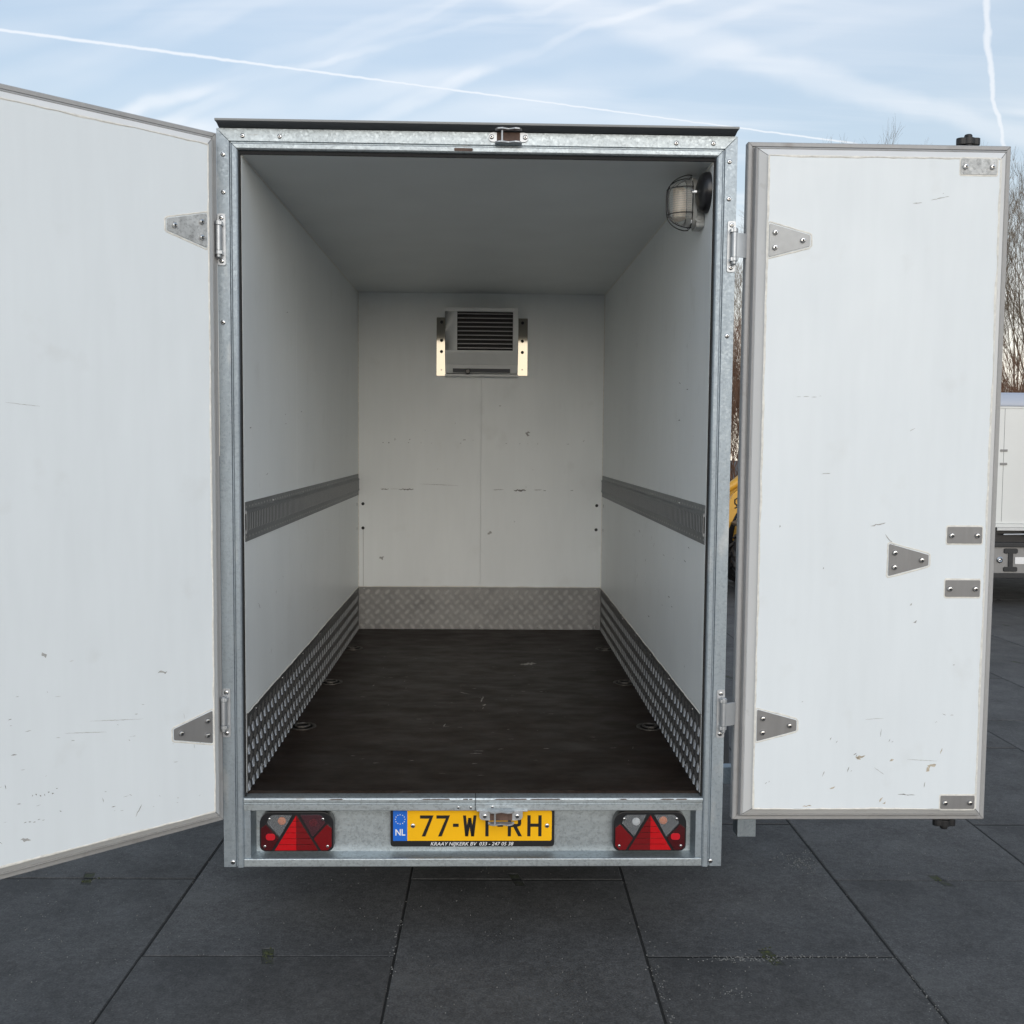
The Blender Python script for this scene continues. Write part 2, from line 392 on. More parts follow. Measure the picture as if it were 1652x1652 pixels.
def moss(x, y, n=26, sx=.03, sy=.07):
    m = MB()
    for i in range(n):
        px, py = x+random.gauss(0, sx*.45), y+random.gauss(0, sy*.45); h = random.uniform(.002, .009); r = random.uniform(.004, .011)
        m.lathe([(r, -.02), (r*.9, h*.3-.002), (r*.5, h*.8-.002), (.0005, h-.002)], (px, py, -.004), (random.uniform(-.3, .3), random.uniform(-.3, .3), 1), 6)
    m.build('moss_tuft', MOSS, pav)
moss(-.723, 3.20); moss(-1.528, 3.79, 22, .04, .05); moss(.895, 3.215); moss(.89, 3.17, 10, .02, .04); moss(1.70, 3.79, 8, .02, .05)
def dust(x, y, sx, sy, n):
    m = MB()
    for i in range(n):
        px, py, r = x+random.gauss(0, sx), y+random.gauss(0, sy), random.uniform(.0010, .0030)
        m.lathe([(r, -.001), (r*.8, r*.4), (.0002, r*.6)], (px, py, 0), (0, 0, 1), 5)
    m.build('grit_patch', CHIP, pav, kind='stuff')
dust(1.22, 3.98, .04, .05, 130); dust(.80, 3.185, .07, .012, 120); dust(.72, 2.98, .03, .02, 36); dust(1.02, 3.2, .22, .012, 90)
dust(.51, 3.0, .012, .18, 60); dust(1.3, 2.95, .02, .15, 60); dust(-.32, 3.1, .01, .25, 50)
gr = MB()
for i in range(1500):
    y = random.uniform(2.6, 8) if i % 3 else random.uniform(2.6, 4.2); x = random.uniform(-.5*y-.2, .55*y+.3); r = random.uniform(.0006, .0022)
    gr.lathe([(r, -.001), (r*.8, r*.5), (.0002, r*.8)], (x, y, .001), (0, 0, 1), 4)
gr.build('loose_grit', CHIP, pav, kind='stuff')

# ------------------------------------------------------------------ the open trailer
M3 = Matrix(((.999936711, -.011249055, -.000182321), (.011246011, .999863007, -.012144753), (.000318913, .012141934, .999926233)))
root = thing('box_trailer', 'white refrigerated box trailer in the middle with both rear doors swung wide open', 'trailer')
loc = M3 @ Vector((-.028, 3.2439, -1.61)) + Vector((0, 0, CAM_H))
root.matrix_world = Matrix.Translation(loc) @ M3.to_4x4()
HW, ZB, ZT = .808, .2306, 2.567           # outer half width, bottom, top of the rear frame
FP = [(0, -.055), (0, 0), (.038, 0), (.040, -.005), (.043, -.005), (.045, .003), (.048, .005), (.060, .005), (.0645, .002), (.0665, -.004), (.0665, -.012), (.022, -.012), (.022, -.055)]
fm = lambda i: 0
po = strip(FP, 'L', -HW, HW, ZB, ZT, fm, .0008, 'fm').build('rear_post', GALV, root, .0008)
strip(FP, 'R', -HW, HW, ZB, ZT, fm, .0008, 'fm').build('rear_post', GALV, root, .0008)
strip(FP, 'T', -HW, HW, ZB, ZT, fm, .0008).build('header_beam', GALVX, root, .0008)
MB().box(-.741, .741, .0050, .012, 2.4905, 2.5000).build('door_seal', SEAL, root)
for s in (-1, 1):
    MB().box(*sorted((s*.7360, s*.7410)), .0050, .012,   .462, 2.490).build('door_seal', SEAL, root)
# roof lid with drip edge
rf = MB(); rf.prism([(-.002, 2.5685), (-.028, 2.575), (-.032, 2.579), (3.02, 2.579), (3.02, 2.5685)], 'x', -.800, .800)
roof = rf.build('roof', ROOF, root)
MB().box(-.805, .805, -.034, 3.03, 2.5795, 2.587).build('roof_lip', ROOFLIP, roof, .002)
# outer side skins and front
for s in (-1, 1):
    MB().box(*sorted((s*.785, s*.806)), .0555, 2.99, .40, 2.566).build('outer_side_panel', WHITE, root, .001)
    MB().box(*sorted((s*.77, s*.8065)), .0555, 2.99, .30, .3985).build('side_rail', GALV, root, .002)
MB().box(-.806, .806, 2.992, 3.012, .30, 2.566).build('outer_front_panel', WHITE, root)
MB().box(-.76, .76, .06, 2.985, .38, .455).build('floor_frame', GALV, root)
# inner shell: floor, ceiling, wall panels with narrow joints
FZ, CZ, LY, WX = .472, 2.4895, 2.915, .735
MB().box(-WX-.004, WX+.004, .032, LY, FZ-.015, FZ).build('floor', PLY, root)
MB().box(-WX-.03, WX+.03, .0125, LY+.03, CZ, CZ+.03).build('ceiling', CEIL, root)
for s in (-1, 1):
    for y0, y1 in ((.0125, .9255), (.9268, LY)):
        MB().box(*sorted((s*WX, s*(WX+.04))), y0, y1, FZ, CZ-.0005).build('wall_panel', WALL, root, .0008)
    MB().tube([(s*WX, .02, CZ-.001), (s*WX, LY, CZ-.001)], .0035, 6).build('ceiling_bead', BEAD, root)
    MB().tube([(s*(WX-.001), LY-.001, FZ), (s*(WX-.001), LY-.001, CZ)], .003, 6).build('corner_bead', BEAD, root)
for x0, x1 in ((-WX, -.0004), (.0004, WX)):
    MB().box(x0, x1, LY, LY+.03, FZ, CZ-.0005).build('front_wall_panel', WALL, root, .0008)

def wobble_strip(pts, nrm, wid, h, seed, step=.02):
    """an uneven ribbon of sealant along straight runs between points; nrm = outward direction, inward side given by the run"""
    rd = random.Random(seed); m = MB(); nrm = Vector(nrm)
    for p, q in zip(pts[:-1], pts[1:]):
        p, q = Vector(p), Vector(q); t = (q-p); n = max(2, int(t.length/step)); t.normalize(); sdv = nrm.cross(t)
        prev = None; wv = 0
        for i in range(n+1):
            c = p.lerp(q, i/n); wv = wv*.75 + rd.uniform(-.5, .5)*wid*.5
            a = c + sdv*(-wid*.5 + wv*.25); b = c + sdv*(wid*.5 + wv); top = c + nrm*(h*rd.uniform(.6, 1.2)) + sdv*wv*.5
            cur = (a, top, b)
            if prev: m.add([*prev, *cur], [(0, 3, 4, 1), (1, 4, 5, 2)])
            prev = cur
    return m

# aluminium tread kick plates with raised bars
def tread_bars(length, height, place, pitch=.0600):
    m = MB(); rows = int(height/(pitch/2)); cols = int(length/(pitch/2))
    for r in range(rows):
        for c in range(cols):
            if (r+c) % 2: continue
            u0, w0 = (c+.5)*pitch/2, (r+.5)*pitch/2
            a = R(45) if r % 2 == 0 else R(-45)
            du, dw = math.cos(a), math.sin(a)
            for k in range(-2, 3):
                cu, cw = u0 - dw*k*.0072, w0 + du*k*.0072
                l, wd, h = .0195*(1-.20*abs(k)), .0028, .0026
                P = [(cu-du*l, cw-dw*l, 0), (cu-dw*wd, cw+du*wd, 0), (cu+du*l, cw+dw*l, 0), (cu+dw*wd, cw-du*wd, 0), (cu-du*l*.5, cw-dw*l*.5, h), (cu+du*l*.5, cw+dw*l*.5, h)]
                if not (.002 < cu < length-.002 and .004 < cw < height-.004): continue
                m.add([place(*q) for q in P], [(0, 1, 4), (1, 2, 5, 4), (2, 3, 5), (3, 0, 4, 5)])
    return m
KH = .258
scr = None
def screw_mesh(name, r, mats, dome=.45):
    m = MB(); m.lathe([(r, 0), (r*.97, r*dome*.5), (r*.75, r*dome*.9), (r*.42, r*dome)], n=14); m.lathe([(r*.40, r*dome*1.01), (r*.34, r*dome*.75), (0, r*dome*.7)], n=8, m=1)
    return m.mesh(name, mats)
SC = screw_mesh('screw', .0075, [SCREW, DARKHOLE]); SCS = screw_mesh('small_screw', .0045, [SCREW, DARKHOLE]); SCD = screw_mesh('dark_plug', .0095, [RUBBER, DARKHOLE]); SCB = screw_mesh('cap_bolt', .0085, [SCREW, DARKHOLE], 1.)
RIV = screw_mesh('rivet', .0042, [SCREW, SCREW])
FACE = {'-y': (0, 0, 0), '+x': (0, 0, R(90)), '-x': (0, 0, R(-90)), '+z': (R(-90), 0, 0)}
for s in (-1, 1):
    x = s*(WX-.003)
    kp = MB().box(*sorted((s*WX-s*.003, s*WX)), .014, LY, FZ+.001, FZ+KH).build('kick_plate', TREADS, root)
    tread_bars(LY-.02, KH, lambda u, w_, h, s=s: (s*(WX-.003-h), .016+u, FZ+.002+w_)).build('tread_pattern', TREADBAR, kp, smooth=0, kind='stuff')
    for i in range(7):
        y = .14 + i*.44
        link('rivet', RIV, kp, (s*(WX-.0032), y, FZ+KH-.014), FACE['-x' if s > 0 else '+x'])
        link('rivet', RIV, kp, (s*(WX-.0032), y+.1, FZ+.018), FACE['-x' if s > 0 else '+x'])
    wobble_strip([(s*(WX-.002), .014, FZ+KH+.002), (s*(WX-.002), LY-.005, FZ+KH+.002)], (-s, 0, 0), .008, .003, 5+s).build('sealant_bead', BEAD, kp)
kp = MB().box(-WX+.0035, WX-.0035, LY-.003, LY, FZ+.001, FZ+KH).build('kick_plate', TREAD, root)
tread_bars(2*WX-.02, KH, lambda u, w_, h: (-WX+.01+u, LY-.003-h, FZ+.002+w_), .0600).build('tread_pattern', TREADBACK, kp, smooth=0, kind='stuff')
for i in range(5):
    for z in (FZ+.014, FZ+KH-.012): link('rivet', RIV, kp, (-.70+i*.35, LY-.0032, z))
wobble_strip([(-WX+.004, LY-.001, FZ+KH+.002), (WX-.004, LY-.001, FZ+KH+.002)], (0, -1, 0), .008, .003, 31).build('sealant_bead', BEAD, kp)
# slotted lashing rails
for s in (-1, 1):
    def BX(d0, d1, y0, y1, z0, z1): return (*sorted((s*(WX-d0), s*(WX-d1))), y0, y1, z0, z1)
    z0, z1 = 1.285, 1.412
    rl = MB().box(*BX(0, .0018, .014, LY-.002, z0, z1)).build('lashing_rail', RAIL, root)
    f = MB()
    for za, zb, d in ((z0+.026, z0+.030, .0060), (z1-.030, z1-.026, .0060), (z0+.030, z0+.037, .0075), (z1-.037, z1-.030, .0075)): f.box(*BX(.0018, d, .0142, LY-.003, za, zb))
    f.build('rail_flange', RAIL, rl)
    f = MB(); y = .0145
    while y < LY-.02:
        f.box(*BX(.0062, .0070, y, y+.0115, z0+.0371, z1-.0371)); y += .0250
    f.build('slotted_web', GREYP, rl, kind='stuff')
    MB().box(*BX(.0019, .0052, .016, LY-.004, z0+.031, z1-.031)).build('slot_shade_sheet', DARKHOLE, rl)  # black sheet added for the shade behind the slots
    f = MB(); y = .03
    while y < LY-.02:
        for zz_ in (z1-.015, z0+.015): f.lathe([(.0034, 0), (.0030, .0005), (0, .0006)], (s*(WX-.0018), y, zz_), (-s, 0, 0), 8)
        y += .045
    f.build('rail_holes', LAMPG, rl, kind='stuff')
    for y in (.45, 1.05, 1.7, 2.35): link('screw', SCS, rl, (s*(WX-.0018), y, z1-.018), FACE['-x' if s > 0 else '+x'])
# black plugs in the front wall, with one drip line
for x, z in ((-.707, 1.232), (-.707, 1.086), (.702, 1.2305), (.700, 1.084)):
    link('wall_plug', SCD, root, (x, LY-.0005, z))
MB().box(-.7065, -.7050, LY-.0011, LY-.0003, .733, 1.078).build('rust_drip', RUST, root)
# recessed lashing rings in the floor
ring = MB(); ring.lathe([(.054, 0), (.054, .003), (.046, .004), (.042, .0015), (.010, .0012), (0, .0012)], axis=(0, 0, 1), n=24)
ring.lathe([(.040, .0022), (.012, .0022), (0, .0022)], axis=(0, 0, 1), n=24, m=1)
pts = [(.027*math.cos(R(a)), .027*math.sin(R(a)), .006) for a in range(0, 361, 15)]
ring.tube(pts, .0045, 6, 0, False); ring.box(-.012, .012, -.030, -.022, .002, .010)
rme = ring.mesh('lashing_ring', [material('worn_ring_steel', (.11, .10, .09), .45, .7, vary=[(60, .3, one)]), DARKHOLE])
for y in (.782, 1.534, 2.328):
    for x in (-.693, .695): link('lashing_ring', rme, root, (x, y, FZ))

# cooling unit on the front wall
FY = 2.775
cu = MB(); x0, x1 = -.213, .214
prof = [(LY-.001, 2.388), (FY, 2.388), (FY, 2.118), (FY+.012, 2.108), (FY+.055, 2.012), (LY-.001, 2.012)]
gx0, gx1, gz0, gz1 = -.143, .183, 2.142, 2.366
# housing shell with an opening for the grille
cu.prism([(FY+.03, 2.388), (LY-.001, 2.388), (LY-.001, 2.012), (FY+.055, 2.012), (FY+.03, 2.068)], 'x', x0, x1)
for a, b, c, d in ((x0, x1, gz1, 2.388), (x0, x1, 2.112, gz0), (x0, gx0, gz0, gz1), (gx1, x1, gz0, gz1)): cu.box(a, b, FY, FY+.0305, c, d)
cu.prism([(FY, 2.112), (FY+.0305, 2.112), (FY+.0305, 2.066), (FY+.026, 2.060)], 'x', x0, x1)
unit = cu.build('cooling_unit', COOL, root, .0012)
MB().box(gx0, gx1, FY+.0275, FY+.0298, gz0, gz1).build('grille_shade_sheet', DARKHOLE, unit)  # black sheet added for the shade behind the slats
for i in range(9):
    z = gz0+.012+i*(gz1-gz0-.012)/8.6
    m = MB(); m.prism([(FY+.002, z), (FY+.002, z+.004), (FY+.022, z+.0045), (FY+.022, z+.0005)], 'x', gx0, gx1); m.build('grille_slat', FIN, unit)
MB().box(x0+.045, x1-.045, FY+.043, FY+.0535, 2.016, 2.042).build('outlet_recess', LGREY, unit)
MB().lathe([(.0165, 0), (.0165, .03), (.012, .034), (0, .034)], (-.080, FY+.062, 2.022), (0, -1, .0), 16).build('drain_cap', BLACKP, unit)
for x, zb in ((-.268, 2.001), (.214, 2.006)):
    b = MB(); b.prism(rrect(x, x+.056 if x < 0 else x+.060, zb, 2.345, .003), 'y', LY-.004, LY-.0005)
    br = b.build('bracket', BRACKET, unit)
    for z in (2.318, 2.21, 2.144): link('bolt', SCD, br, (x+.029, LY-.004, z))
    link('rivet', RIV, br, (x+.029, LY-.004, zb+.035))
MB().prism(rrect(x0-.002, x1+.002, 1.996, 2.008, .002), 'y', FY+.06, LY-.001).build('drip_tray', COOL, unit)

# bulkhead lamp and its black wall mount
LX, LYc, LZ = WX, .165, 2.398
lm = MB(); lm.prism(rrect(LYc-.052, LYc+.052, LZ-.080, LZ+.080, .05, 6), 'x', LX-.042, LX-.026); lm.prism(rrect(LYc-.040, LYc+.040, LZ-.084, LZ+.050, .008), 'x', LX-.0265, LX-.0005)
lamp = lm.build('bulkhead_lamp', LAMPG, root, .002)
dm = MB(); K = 9
outl = rrect(-.047, .047, -.075, .075, .046, 6)
rings = []
for i in range(K+1):
    t = i/K*math.pi/2; sc = math.cos(t) if i < K else .02; d = .042+.072*math.sin(t)
    rings.append([(LX-d, LYc+p[0]*(.25+.75*sc if i < K else .2)*(1 if i < K-1 else .9), LZ+p[1]*(.35+.65*sc)) for p in outl])
n = len(outl); vs = [q for r_ in rings for q in r_]
dm.add(vs, [(i*n+j, i*n+(j+1) % n, (i+1)*n+(j+1) % n, (i+1)*n+j) for i in range(K) for j in range(n)] + [tuple(range(K*n, (K+1)*n))])
dm.build('lamp_glass', GLASS, lamp, smooth=60)
rb = MB()
for i in range(15):
    z = LZ-.052+i*.0072
    rb.tube([(LX+.010-.056, LYc-.048, z), (LX+.010-.075, LYc-.046, z), (LX+.010-.100, LYc-.036, z), (LX+.010-.115, LYc-.018, z), (LX+.010-.120, LYc, z)], .0010, 4)
rb.build('glass_ribs', GLASS, lamp)
MB().tube([(LX+.010-.083, LYc, LZ-.05), (LX+.010-.083, LYc, LZ-.045), (LX+.010-.083, LYc, LZ+.04), (LX+.010-.083, LYc, LZ+.046)], [.008, .019, .019, .008], 16).build('bulb', BULB, lamp)
MB().box(LX+.010-.0535, LX+.010-.052, LYc-.044, LYc+.044, LZ-.072, LZ+.072).build('lamp_reflector', PWHITE, lamp)
wire = MB()
def cage(off): return [(LX+.010-.050, LYc+off, LZ-.083), (LX+.010-.070, LYc+off, LZ-.083), (LX+.010-.100, LYc+off*.8, LZ-.072), (LX+.010-.122, LYc+off*.6, LZ-.048), (LX+.010-.127, LYc+off*.5, LZ), (LX+.010-.122, LYc+off*.6, LZ+.048), (LX+.010-.100, LYc+off*.8, LZ+.072), (LX+.010-.070, LYc+off, LZ+.084), (LX+.010-.050, LYc+off, LZ+.084)]
for off in (-.024, .024): wire.tube(smooth_path(cage(off)), .0017, 6)
for z in (-.040, .042): wire.tube(smooth_path([(LX+.010-.050, LYc-.054, LZ+z), (LX+.010-.085, LYc-.052, LZ+z), (LX+.010-.116, LYc-.032, LZ+z), (LX+.010-.127, LYc, LZ+z), (LX+.010-.116, LYc+.032, LZ+z), (LX+.010-.085, LYc+.052, LZ+z), (LX+.010-.05, LYc+.054, LZ+z)]), .0017, 6)
wire.tube([(LX+.010-.052, LYc+p[0]*1.13, LZ+p[1]*1.10) for p in outl+outl[:1]], .0019, 6)
wire.build('wire_cage', BLACKP, lamp)
m = MB(); m.lathe([(.0145, 0), (.0145, .004), (.010, .004), (.010, .002), (.006, .002), (.006, .005), (0, .005)], (LX-.018, LYc-.040, LZ-.055), (0, -1, 0), 16); m.build('cable_gland', LAMPG, lamp)
for z in (LZ+.030, LZ-.030): link('screw', SCS, lamp, (LX-.022, LYc-.0402, z))
m = MB(); m.lathe([(.064, 0), (.064, .012), (.058, .024), (.038, .034), (.02, .038), (0, .039)], (LX, .078, 2.412), (-1, 0, 0), 28)
mount = m.build('lamp_mount', BLACKP, root)
m = MB(); m.box(LX-.056, LX-.040, .058, .070, 2.408, 2.414); m.tube([(LX-.044, .066, 2.41), (LX-.062, .052, 2.416)], .0032, 6); m.build('mount_clip', ZINC, mount)

# sill, recessed rear panel and lower beam
for x0, x1 in ((-.7425, .0015), (.0035, .7425)):
    m = MB(); m.prism([(.05, .4635), (.006, .4620), (-.002, .4585), (-.004, .4545), (-.004, .4460), (.001, .4435), (.001, .4400), (-.003, .4380), (-.003, .4185), (.001, .4165), (.05, .4165)], 'x', x0, x1)
    sill = m.build('sill', GALVX, root, .0008)
for x in (-.020, .004): 
    m = MB(); m.box(x-.035, x+.03, -.0052, -.0030, .423, .436); 
m = MB(); m.prism(rrect(-.058, -.002, .4215, .4365, .003), 'y', -.0052, -.0032); m.build('sill_patch', GALVX, root)
for x, z in ((-.052, .429), (-.012, .429), (.058, .430)): link('screw', SCS, root, (x, -.0053 if x < 0 else -.0031, z))
rs = random.Random(3); m = MB()
for i in range(22):
    x = rs.choice([rs.uniform(-.06, .25), rs.uniform(-.7, .7)]); l_ = rs.uniform(.006, .05)
    m.add([(x, -.0041-.0003, .4540), (x+l_, -.0041-.0003, .4542), (x+l_*.9, -.0030-.0006, .4572), (x+l_*.2, -.0030-.0006, .4568)], [(0, 1, 2, 3)])
m.build('rust_marks', RUST, root, kind='stuff')
MB().box(-.713, .713, .045, .049, .262, .4163).build('rear_panel', GALVX, root)
for s in (-1, 1):
    m = MB(); m.prism([(s*.7425, .002), (s*.7425, .05), (s*.713, .05), (s*.713, .045), (s*.722, .002)], 'z', .2570, .4163); m.build('end_cheek', GALV, root, .0015)
m = MB(); m.prism([(.0495, .2655), (.003, .2600), (-.002, .2575), (-.003, .2540), (-.003, .2330), (-.001, .2310), (.02, .2310), (.0495, .235)], 'x', -.7425, .7425); m.build('lower_beam', GALVX, root, .0012)
# screws of the rear frame
for x, z in ((-.728, 2.5442), (-.614, 2.5442), (.615, 2.5433), (.7316, 2.5442)): link('screw', SC, root, (x, 0, z))
for x, z in ((-.788, 2.4873), (-.788, 2.3728), (-.793, 1.9744), (.7835, 2.4892), (.7842, 2.3751), (-.779, .2467), (.7726, .2476), (.788, 1.95)): link('screw', SC, root, (x, 0, z))
# hinges on the posts
def hinge(s, zc):
    h = MB(); h.prism(rrect(*sorted((s*.7815, s*.8075)), zc-.079, zc+.079, .006), 'y', -.004, -.0005)
    o = h.build('hinge', ZINC, root, .0007)
    bx = s*.800
    m = MB(); m.tube([(bx, -.017, zc-.036), (bx, -.017, zc+.040)], .0098, 14); m.build('hinge_barrel', ZINC, o, .001)
    for z0, z1 in ((zc-.048, zc-.037), (zc+.041, zc+.052)):
        m = MB(); m.tube([(bx, -.017, z0), (bx, -.017, z1)], .0112, 14); m.box(*sorted((bx-s*.012, bx)), -.026, -.004, z0, z1)
        if z0 < zc: m.lathe([(.0075, 0), (.0075, .008), (.005, .011), (0, .011)], (bx, -.017, zc-.048), (0, 0, -1), 12)
        else: m.lathe([(.009, 0), (.009, .003), (0, .005)], (bx, -.017, zc+.052), (0, 0, 1), 12)
        m.build('hinge_knuckle', ZINC, o, .0008)
    for dz in (-.066, .066): link('screw', SC, o, (s*.794, -.004, zc+dz))
    m = MB()
    if s > 0: m.prism([(bx, -.024), (bx+.012, -.022), (bx+.042, -.006), (bx+.042, -.002), (bx+.010, -.017), (bx, -.012)], 'z', zc-.035, zc+.039)
    else: m.prism([(bx, -.024), (bx-.008, -.020), (bx-.016, -.002), (bx-.016, .004), (bx-.006, -.012), (bx, -.012)], 'z', zc-.035, zc+.039)
    m.build('hinge_leaf', ZINC, o)
for s in (-1, 1):
    hinge(s, 2.228); hinge(s, .738)
# latch keepers, top and bottom
def keeper(xc, zc, sgn, mat):
    m = MB(); m.prism(rrect(xc-.062, xc+.062, zc-.0145, zc+.0145, .0135), 'y', -.004, -.0005)
    k = m.build('latch_keeper', mat, root, .0007)
    m = MB()
    for dz in (-.020, .020):
        P = [(-.042, -.001), (-.042, -.016), (-.034, -.026), (-.020, -.030), (-.008, -.024), (0, -.021), (.008, -.024), (.020, -.030), (.034, -.026), (.042, -.016), (.042, -.001)]
        m.prism([(xc+p[0], p[1]-.003) for p in P], 'z', zc+dz-.0022, zc+dz+.0022)
    m.build('keeper_jaw', mat, k, .0008)
    MB().box(xc-.036, xc+.036, -.0056, -.0042, zc-.014, zc+.014).build('keeper_slot', RUST, k)
    MB().tube([(xc-.020, -.020, zc-.018), (xc-.020, -.020, zc+.018)], .0032, 8).build('keeper_pin', mat, k)
    for dx in (-.052, .052): link('screw', SC, k, (xc+dx, -.004, zc))
keeper(.092, 2.552, 1, ZINC); 
MB().prism(rrect(-.076, -.018, 2.5075, 2.5165, .003), 'y', -.0058, -.004).build('worn_slot', RUST, root)
m = MB(); m.prism(rrect(.016, .156, .3895, .4190, (.012, .012, .002, .002)), 'y', -.012, -.009)
m.box(.008, .172, -.0125, -.003, .4180, .4210)
tab = m.build('latch_tab', ZINC, root, .0008)
keeper(.086, .4045, 1, ZINC)
kk = [o for o in root.children if o.name.startswith('latch_keeper')][-1]; kk.location = (0, -.0125, 0)

# tail lights
def tail_light(xc, right):
    z0, z1 = .2775, .4095; hw = .1195; zc = (z0+z1)/2
    o = MB().prism(rrect(xc-hw, xc+hw, z0, z1, (.020, .020, .040, .040), 8), 'y', .010, .045).build('tail_light', BLACKP, root, .003)
    def P(u, v): return (xc+u, zc+v)
    def poly(name, pts, y0, y1, mat, bev=.0008): return MB().prism([P(*q) for q in pts], 'y', y0, y1).build(name, mat, o, bev)
    # reflector triangle in horizontal bars; lit and dark half put into the colour
    tz0, tz1, tw = -.0600, .0560, .0700
    for side, mat in ((-1, REDA if not right else REDB), (1, REDB if not right else REDA)):
        m = MB(); nb = 6
        for i in range(nb):
            a = tz0 + (tz1-tz0)*i/nb + (.0008 if i else 0); b = tz0 + (tz1-tz0)*(i+1)/nb - .0008
            wa, wb = tw*(tz1-a)/(tz1-tz0), max(tw*(tz1-b)/(tz1-tz0), .0006)
            m.prism([P(side*.0002, a), P(side*wa, a), P(side*wb, b), P(side*.0002, b)], 'y', .0045, .0095)
        m.build('triangle_reflector', mat, o, .0004)
    iu, iv = -.049, -.0075   # inner corner where the lenses meet, left side
    upl = [(-.0935, .0300), (-.0530, -.0150), (-.0130, .0570), (-.0750, .0575), (-.0860, .0500)]
    lol = [(-.1140, -.0460), (-.1140, .0130), (-.0985, .0255), (-.0560, -.0210), (-.0800, -.0600), (-.1010, -.0600)]
    upr = [(-u, v) for u, v in upl][::-1]; lor = [(-u, v) for u, v in lol][::-1]
    def lens(name, pts, mat, bulb, bulbmat, back):
        cavity = MB().prism([P(*q) for q in pts], 'y', .0088, .0095).build('reflector_bowl', back, o)
        poly(name, pts, .0035, .0050, mat, .0005)
        if bulb: MB().lathe([(.0135, 0), (.0125, .0016), (.008, .0032), (0, .0036)], (xc+bulb[0], .0088, zc+bulb[1]), (0, -1, 0), 16).build('bulb', bulbmat, o)
    if not right:
        lens('indicator_lens', upl, CLEAR, (-.047, .036), AMBER, SILVER); lens('fog_lens', upr, SMOKE, (.054, .030), REDG, LGREY)
    else:
        lens('reversing_lens', upl, CLEAR, (-.046, .033), PWHITE, SILVER); lens('indicator_lens', upr, CLEAR, (.043, .037), AMBER, SILVER)
    outer_left = not right
    for pts, dark, sx in ((lol, outer_left, -1), (lor, not outer_left, 1)):
        poly('red_lens', pts, .0040, .0092, REDD if dark else REDB)
        if dark:
            MB().prism(rrect(xc+sx*.083-.015, xc+sx*.083+.015, zc-.026, zc-.004, .009), 'y', .0030, .0041).build('bulb_glow', REDG, o, .0006)  # gives off no light; bulb glow put into a brighter red patch
    for u, v in ((-.086, .044), (.086, .044), (-.101, -.046), (.101, -.046)): link('screw', SCS, o, (xc+u, .0034, zc+v))
tail_light(-.576, False); tail_light(.574, True)

# number plate
def text_mesh(body, size, shear=0, offset=0):
    c = bpy.data.curves.new('t', 'FONT'); c.body = body; c.size = size; c.shear = shear; c.offset = offset; c.extrude = .0002; c.resolution_u = 3
    o = bpy.data.objects.new('t', c); COL.objects.link(o); bpy.context.view_layer.update()
    me = bpy.data.meshes.new_from_object(o.evaluated_get(bpy.context.evaluated_depsgraph_get())); bpy.data.objects.remove(o); return me
PX, PY = -.006, .020
plate = MB().prism(rrect(PX-.268, PX+.268, .2870, .4145, .010), 'y', PY+.004, PY+.022).build('plate_holder', PBLACK, root, .003)
NP = 'licence_plate'
MB().prism(rrect(PX-.259, PX+.259, .3080, .4085, .006), 'y', PY+.002, PY+.0045).build(NP, YELLOW, plate)
MB().prism([(PX-.259, .3080)]+[(PX-.2130, .3080), (PX-.2130, .4085), (PX-.259, .4085)], 'y', PY+.0014, PY+.0022).build('blue_band', BLUE, plate)
ch = MB()
def glyph(x, kind, w_=.044, z0=.3230, z1=.3930, t=.0105):
    def q(*p): ch.prism([(x+a*w_, z0+b*(z1-z0)) for a, b in p], 'y', PY+.0008, PY+.0024)
    tx, tz = t/w_, t/(z1-z0)
    if kind == '7': q((0, 1-tz), (.70, 1-tz), (1, 1), (0, 1)); q((.13, 0), (.13+tx*1.12, 0), (1, 1), (.69, 1-tz))
    if kind == '-': q((0, .455), (.42, .455), (.42, .605), (0, .605))
    if kind == 'T': q((0, 1-tz), (1, 1-tz), (1, 1), (0, 1)); q((.5-tx/2, 0), (.5+tx/2, 0), (.5+tx/2, 1-tz), (.5-tx/2, 1-tz))
    if kind == 'H': q((0, 0), (tx, 0), (tx, 1), (0, 1)); q((1-tx, 0), (1, 0), (1, 1), (1-tx, 1)); q((tx, .455), (1-tx, .455), (1-tx, .455+tz), (tx, .455+tz))
    if kind == 'W':
        tx *= .92; q((0, 1), (.17, 0), (.17+tx, 0), (tx, 1)); q((.17, 0), (.17+tx, 0), (.5+tx/2, .88), (.5-tx/2, .88)); q((.83-tx, 0), (.83, 0), (.5+tx/2, .88), (.5-tx/2, .88)); q((1-tx, 1), (.83-tx, 0), (.83, 0), (1, 1))
    if kind == 'R':
        q((0, 0), (tx, 0), (tx, 1), (0, 1)); q((tx, 1-tz), (.62, 1-tz), (.70, 1), (tx, 1)); q((tx, .44), (.62, .44), (.70, .44+tz), (tx, .44+tz))
        q((.62, 1-tz), (.74, .92-tz), (.98, .86), (.70, 1)); q((.76, .60), (1, .60), (.98, .86), (.74, .86)); q((.62, .44), (.70, .44+tz), (.76, .62), (1, .60), (.93, .50)); q((.42, .445), (.70, .445), (1.06, 0), (.78, 0))
PXS = PX-.268
for kx, kd in ((.0965, '7'), (.1500, '7'), (.2040, '-'), (.2365, 'W'), (.2930, 'T'), (.3490, '-'), (.3830, 'R'), (.4470, 'H')): glyph(PXS+kx, kd, .0465 if kd == 'H' else .044)
ch.build('plate_characters', PBLACK, plate, smooth=0)
st = MB()
